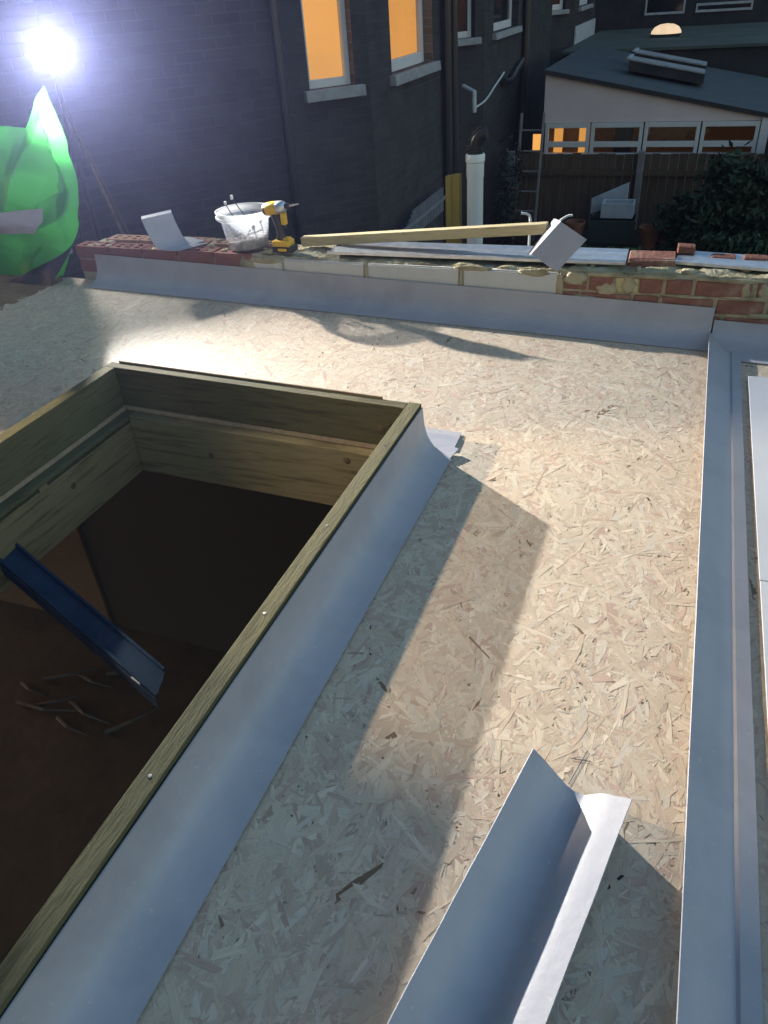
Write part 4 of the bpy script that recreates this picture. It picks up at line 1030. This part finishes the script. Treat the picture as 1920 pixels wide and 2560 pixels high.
# flat roofed building behind with a lit dome, then dark houses
fb = thing('flat_roof_building', 'dark building with a mossy flat roof beyond the slate roof', 'building', (1.0, 22, GROUND))
G().box(-3.0, 9.0, 19.0, 25.2, GROUND, -.06).build('wall', M['darkwall'], fb)
G().box(-3.05, 9.1, 18.9, 25.3, -.055, 0.0).build('roof', M['felt'], fb)
dm = thing('roof_dome', 'lit dome rooflight glowing on the far flat roof', 'rooflight', (-1.13, 21.9, 0))
G().box(-1.46, -.82, 21.55, 22.25, 0.002, .06).build('kerb', M['darkwall'], dm)
G().lathe([(.34, .062), (.33, .11), (.27, .19), (.16, .24), (.0001, .26)], 24, (-1.14, 21.9, 0)).build('dome', M['lit_dome'], dm, smooth=True)
for k, (x0, x1, y0, zt) in enumerate(((-3.6, 2.2, 27.5, 6.5), (2.3, 11, 29, 6.0))):
    hb = thing('far_house', ['dark far house with faint orange windows left of the picture edge', 'dark far house behind the garden at the right edge'][k], 'house', ((x0 + x1) / 2, y0, GROUND))
    G().box(x0, x1, y0, y0 + 7, GROUND, zt).build('wall', M['darkwall'], hb)
    G().prism([(x0 - .2, y0 - .2, zt), (x1 + .2, y0 - .2, zt), (x1 + .2, y0 + 3.5, zt + 2.4), (x0 - .2, y0 + 3.5, zt + 2.4)], (0, 0, .1)).build('roof', M['slate'], hb)
    if k == 0:
        for (wx, wz, ww, wh, lt) in ((-.62, .62, .5, 1.5, 1), (.30, .68, .45, 1.4, 1), (1.3, .55, .4, 1.2, 0), (-2.1, .2, 1.1, 1.5, 0), (-.7, .20, 1.5, .22, 0)):
            wn_ = bpy.data.objects.new('window', None); C.objects.link(wn_); wn_.parent = hb; wn_.location = Vector((wx, y0, wz)) - Vector(hb.location)
            for (a_, b_, c_, e_) in ((0, .05, 0, wh), (ww - .05, ww, 0, wh), (.05, ww - .05, 0, .06), (.05, ww - .05, wh - .06, wh)):
                G().box(wx + a_, wx + b_, y0 - .04, y0 - .002, wz + c_, wz + e_).build('frame', M['white_paint'], wn_)
            G().box(wx + .05, wx + ww - .05, y0 - .02, y0 - .012, wz + .06, wz + wh - .06).build('pane', M['lit_far'] if lt else M['dark_glass'], wn_)

# ------------------------------------------------------------------ garden clutter and shrubs
def crate(name, label, c, s, m, rz=0, cat='box'):
    t = thing(name, label, cat, c); ca, sa = math.cos(rz), math.sin(rz)
    def bxr(x0, x1, y0, y1, z0, z1, nm, mm):
        g = G(); g.box(x0, x1, y0, y1, z0, z1); g.v = [Vector((c[0] + v.x * ca - v.y * sa, c[1] + v.x * sa + v.y * ca, c[2] + v.z)) for v in g.v]; g.build(nm, mm, t, bevel=.008)
    X, Y, Z = s; w = .025
    bxr(-X, X, -Y, -Y + w, 0, Z, 'side', m); bxr(-X, X, Y - w, Y, 0, Z, 'side', m); bxr(-X, -X + w, -Y + w, Y - w, 0, Z, 'side', m); bxr(X - w, X, -Y + w, Y - w, 0, Z, 'side', m); bxr(-X + w, X - w, -Y + w, Y - w, .01, .03, 'base', m)
    return t
BED = -2.02
tag(G().box(-2.2, 6.0, 9.6, 12.86, GROUND, BED).build('garden_bed', M['soil']), kind='structure')
crate('garden_box', 'white garden box in front of the fence post', (-1.0, 12.2, BED + .36), (.23, .15, .21), M['white_paint'])
g = G(); g.prism([(-1.43, 12.5, BED + .30), (-.90, 12.5, BED + .50), (-.90, 12.5, BED + .77), (-1.43, 12.5, BED + .53)], (0, .04, 0))
tag(g.build('white_board', M['white_paint'], bevel=.008), 'slanting white board leaning at the fence behind the garden box', 'board')
crate('planter', 'dark green planter standing under the white garden box', (-1.06, 12.15, BED + .01), (.34, .2, .34), mat('dark_planter', (.02, .035, .03), .6), .05, 'planter')
for k, (x, y, r, h, lb) in enumerate(((-.50, 11.9, .14, .26, 'clay pot right of the dark green planter'), (-.30, 12.15, .11, .2, 'small clay pot beside the shrubs by the fence'), (-1.58, 12.0, .14, .28, 'clay pot left of the dark green planter'))):
    o = G().lathe([(.0001, 0), (r * .7, 0), (r, h), (r * 1.08, h), (r * 1.08, h + .04), (r * .95, h + .04), (r * .9, h - .03), (.0001, h - .03)], 20, (x, y, BED)).build('clay_pot', M['clay'], smooth=True, sharp=40)
    tag(o, lb, 'pot')
def shrub(name, label, c, R, n, seed, base=(.018, .04, .016), leaf=.07):
    t = thing(name, label, 'shrub', c); rr = np.random.default_rng(seed)
    for k in range(5):
        a = rr.uniform(0, 6.28); G().tube([(c[0], c[1], c[2]), (c[0] + .2 * R[0] * math.cos(a), c[1] + .2 * R[1] * math.sin(a), c[2] + R[2] * .8), (c[0] + .6 * R[0] * math.cos(a), c[1] + .6 * R[1] * math.sin(a), c[2] + R[2] * 1.5)], [.03, .02, .006], 6).build('stem', M['fence'], t)
    cl = rr.normal(0, 1, (26, 3)); cl /= np.linalg.norm(cl, axis=1)[:, None]; cl *= rr.uniform(.35, .95, 26)[:, None]
    vs = []; fs = []; cols = []
    for k in range(n):
        p = cl[rr.integers(26)] + rr.normal(0, .16, 3); p = np.array([p[0] * R[0], p[1] * R[1], p[2] * R[2] + R[2] * 1.02])
        if p[2] < 0: continue
        d = rr.normal(0, 1, 3); d /= np.linalg.norm(d); e = np.cross(d, rr.normal(0, 1, 3)); e /= np.linalg.norm(e); s = leaf * rr.uniform(.5, 1.2)
        b = len(vs); q = np.array(c) - np.array(t.location); q = p
        vs += [q - d * s, q + e * s * .38, q + d * s, q - e * s * .38]; fs.append((b, b + 1, b + 2, b + 3))
        v = rr.uniform(.5, 1.7); cols += [(base[0] * v, base[1] * v, base[2] * v, 1)] * 4
    me = bpy.data.meshes.new('leaves'); me.from_pydata([tuple(v) for v in vs], [], fs)
    at = me.color_attributes.new('Col', 'FLOAT_COLOR', 'POINT'); at.data.foreach_set('color', np.array(cols, np.float32).ravel())
    me.materials.append(M['leaf']); o = bpy.data.objects.new('leaves', me); C.objects.link(o); o.parent = t; o['kind'] = 'stuff'
shrub('garden_shrub', 'large dark shrub in front of the fence at the right edge', (.75, 11.6, BED), (.70, .55, .66), 6000, 1)
shrub('garden_shrub', 'lower dark shrub between the pots and the large shrub', (.02, 11.5, BED), (.5, .45, .46), 3600, 2, (.02, .042, .018))
shrub('garden_shrub', 'low green leafy plant in front of the dark green planter', (-.85, 10.7, BED), (.55, .35, .16), 2400, 3, (.03, .085, .035))
shrub('garden_shrub', 'dark shrub right behind the right end of the brick wall', (.75, 10.2, BED), (.55, .4, .34), 3000, 4)
shrub('climbing_shrub', 'tall thin climber on the dark pipes of the second house', (-2.65, 12.3, GROUND), (.22, .3, 1.05), 1800, 5, (.02, .03, .02), .05)
ldr = thing('garden_ladder', 'dark ladder leaning upright near the left end of the fence', 'ladder', (-2.45, 12.5, GROUND))
for sx in (-.17, .17): G().bar((-2.45 + sx, 12.35, GROUND), (-2.45 + sx, 12.85, -.35), .03, .06, (0, 1, 0)).build('stile', M['post'], ldr)
for k in range(8):
    t = .1 + k * .115; G().tube([(-2.62, lerp(12.35, 12.85, t), lerp(GROUND, -.35, t)), (-2.28, lerp(12.35, 12.85, t), lerp(GROUND, -.35, t))], .014, 8).build('rung', M['post'], ldr)

# ------------------------------------------------------------------ thin haze added to imitate the lens flare glow round the floodlight
hz = G().box(-9.0, 14.0, -6.0, 37.0, GROUND - 1.0, 9.6).build('haze', None or M['black'])
hz.data.materials.clear()
hm = bpy.data.materials.new('flare_glow_haze'); hm.use_nodes = True; hn = hm.node_tree; hn.nodes.clear()
pvn = hn.nodes.new("ShaderNodeVolumePrincipled"); pvn.inputs["Color"].default_value = (.45, .50, 1.0, 1); pvn.inputs["Density"].default_value = 0.0015; pvn.inputs["Anisotropy"].default_value = 0.82
ho = hn.nodes.new("ShaderNodeOutputMaterial"); hn.links.new(pvn.outputs[0], ho.inputs["Volume"])
hz.data.materials.append(hm); tag(hz, kind='stuff')

for o in C.objects:
    if o.parent is None and o.get('category'):
        k = o.name.split('.')[0]
        gname = {'wall_trim': 'grey trims laid round the roof', 'upstand_trim': 'grey trims laid round the roof', 'edge_trim': 'grey trims laid round the roof', 'drip_trim': 'pale drip trims at the roof edge',
                 'trim_offcut': 'trim offcuts on the wall', 'metal_channel': 'metal channels on the wall', 'terraced_house': 'terraced houses', 'far_house': 'far houses', 'garden_shrub': 'garden shrubs', 'clay_pot': 'clay pots in the garden', 'room_wall': 'walls of the room below'}.get(k)
        if gname: o['group'] = gname
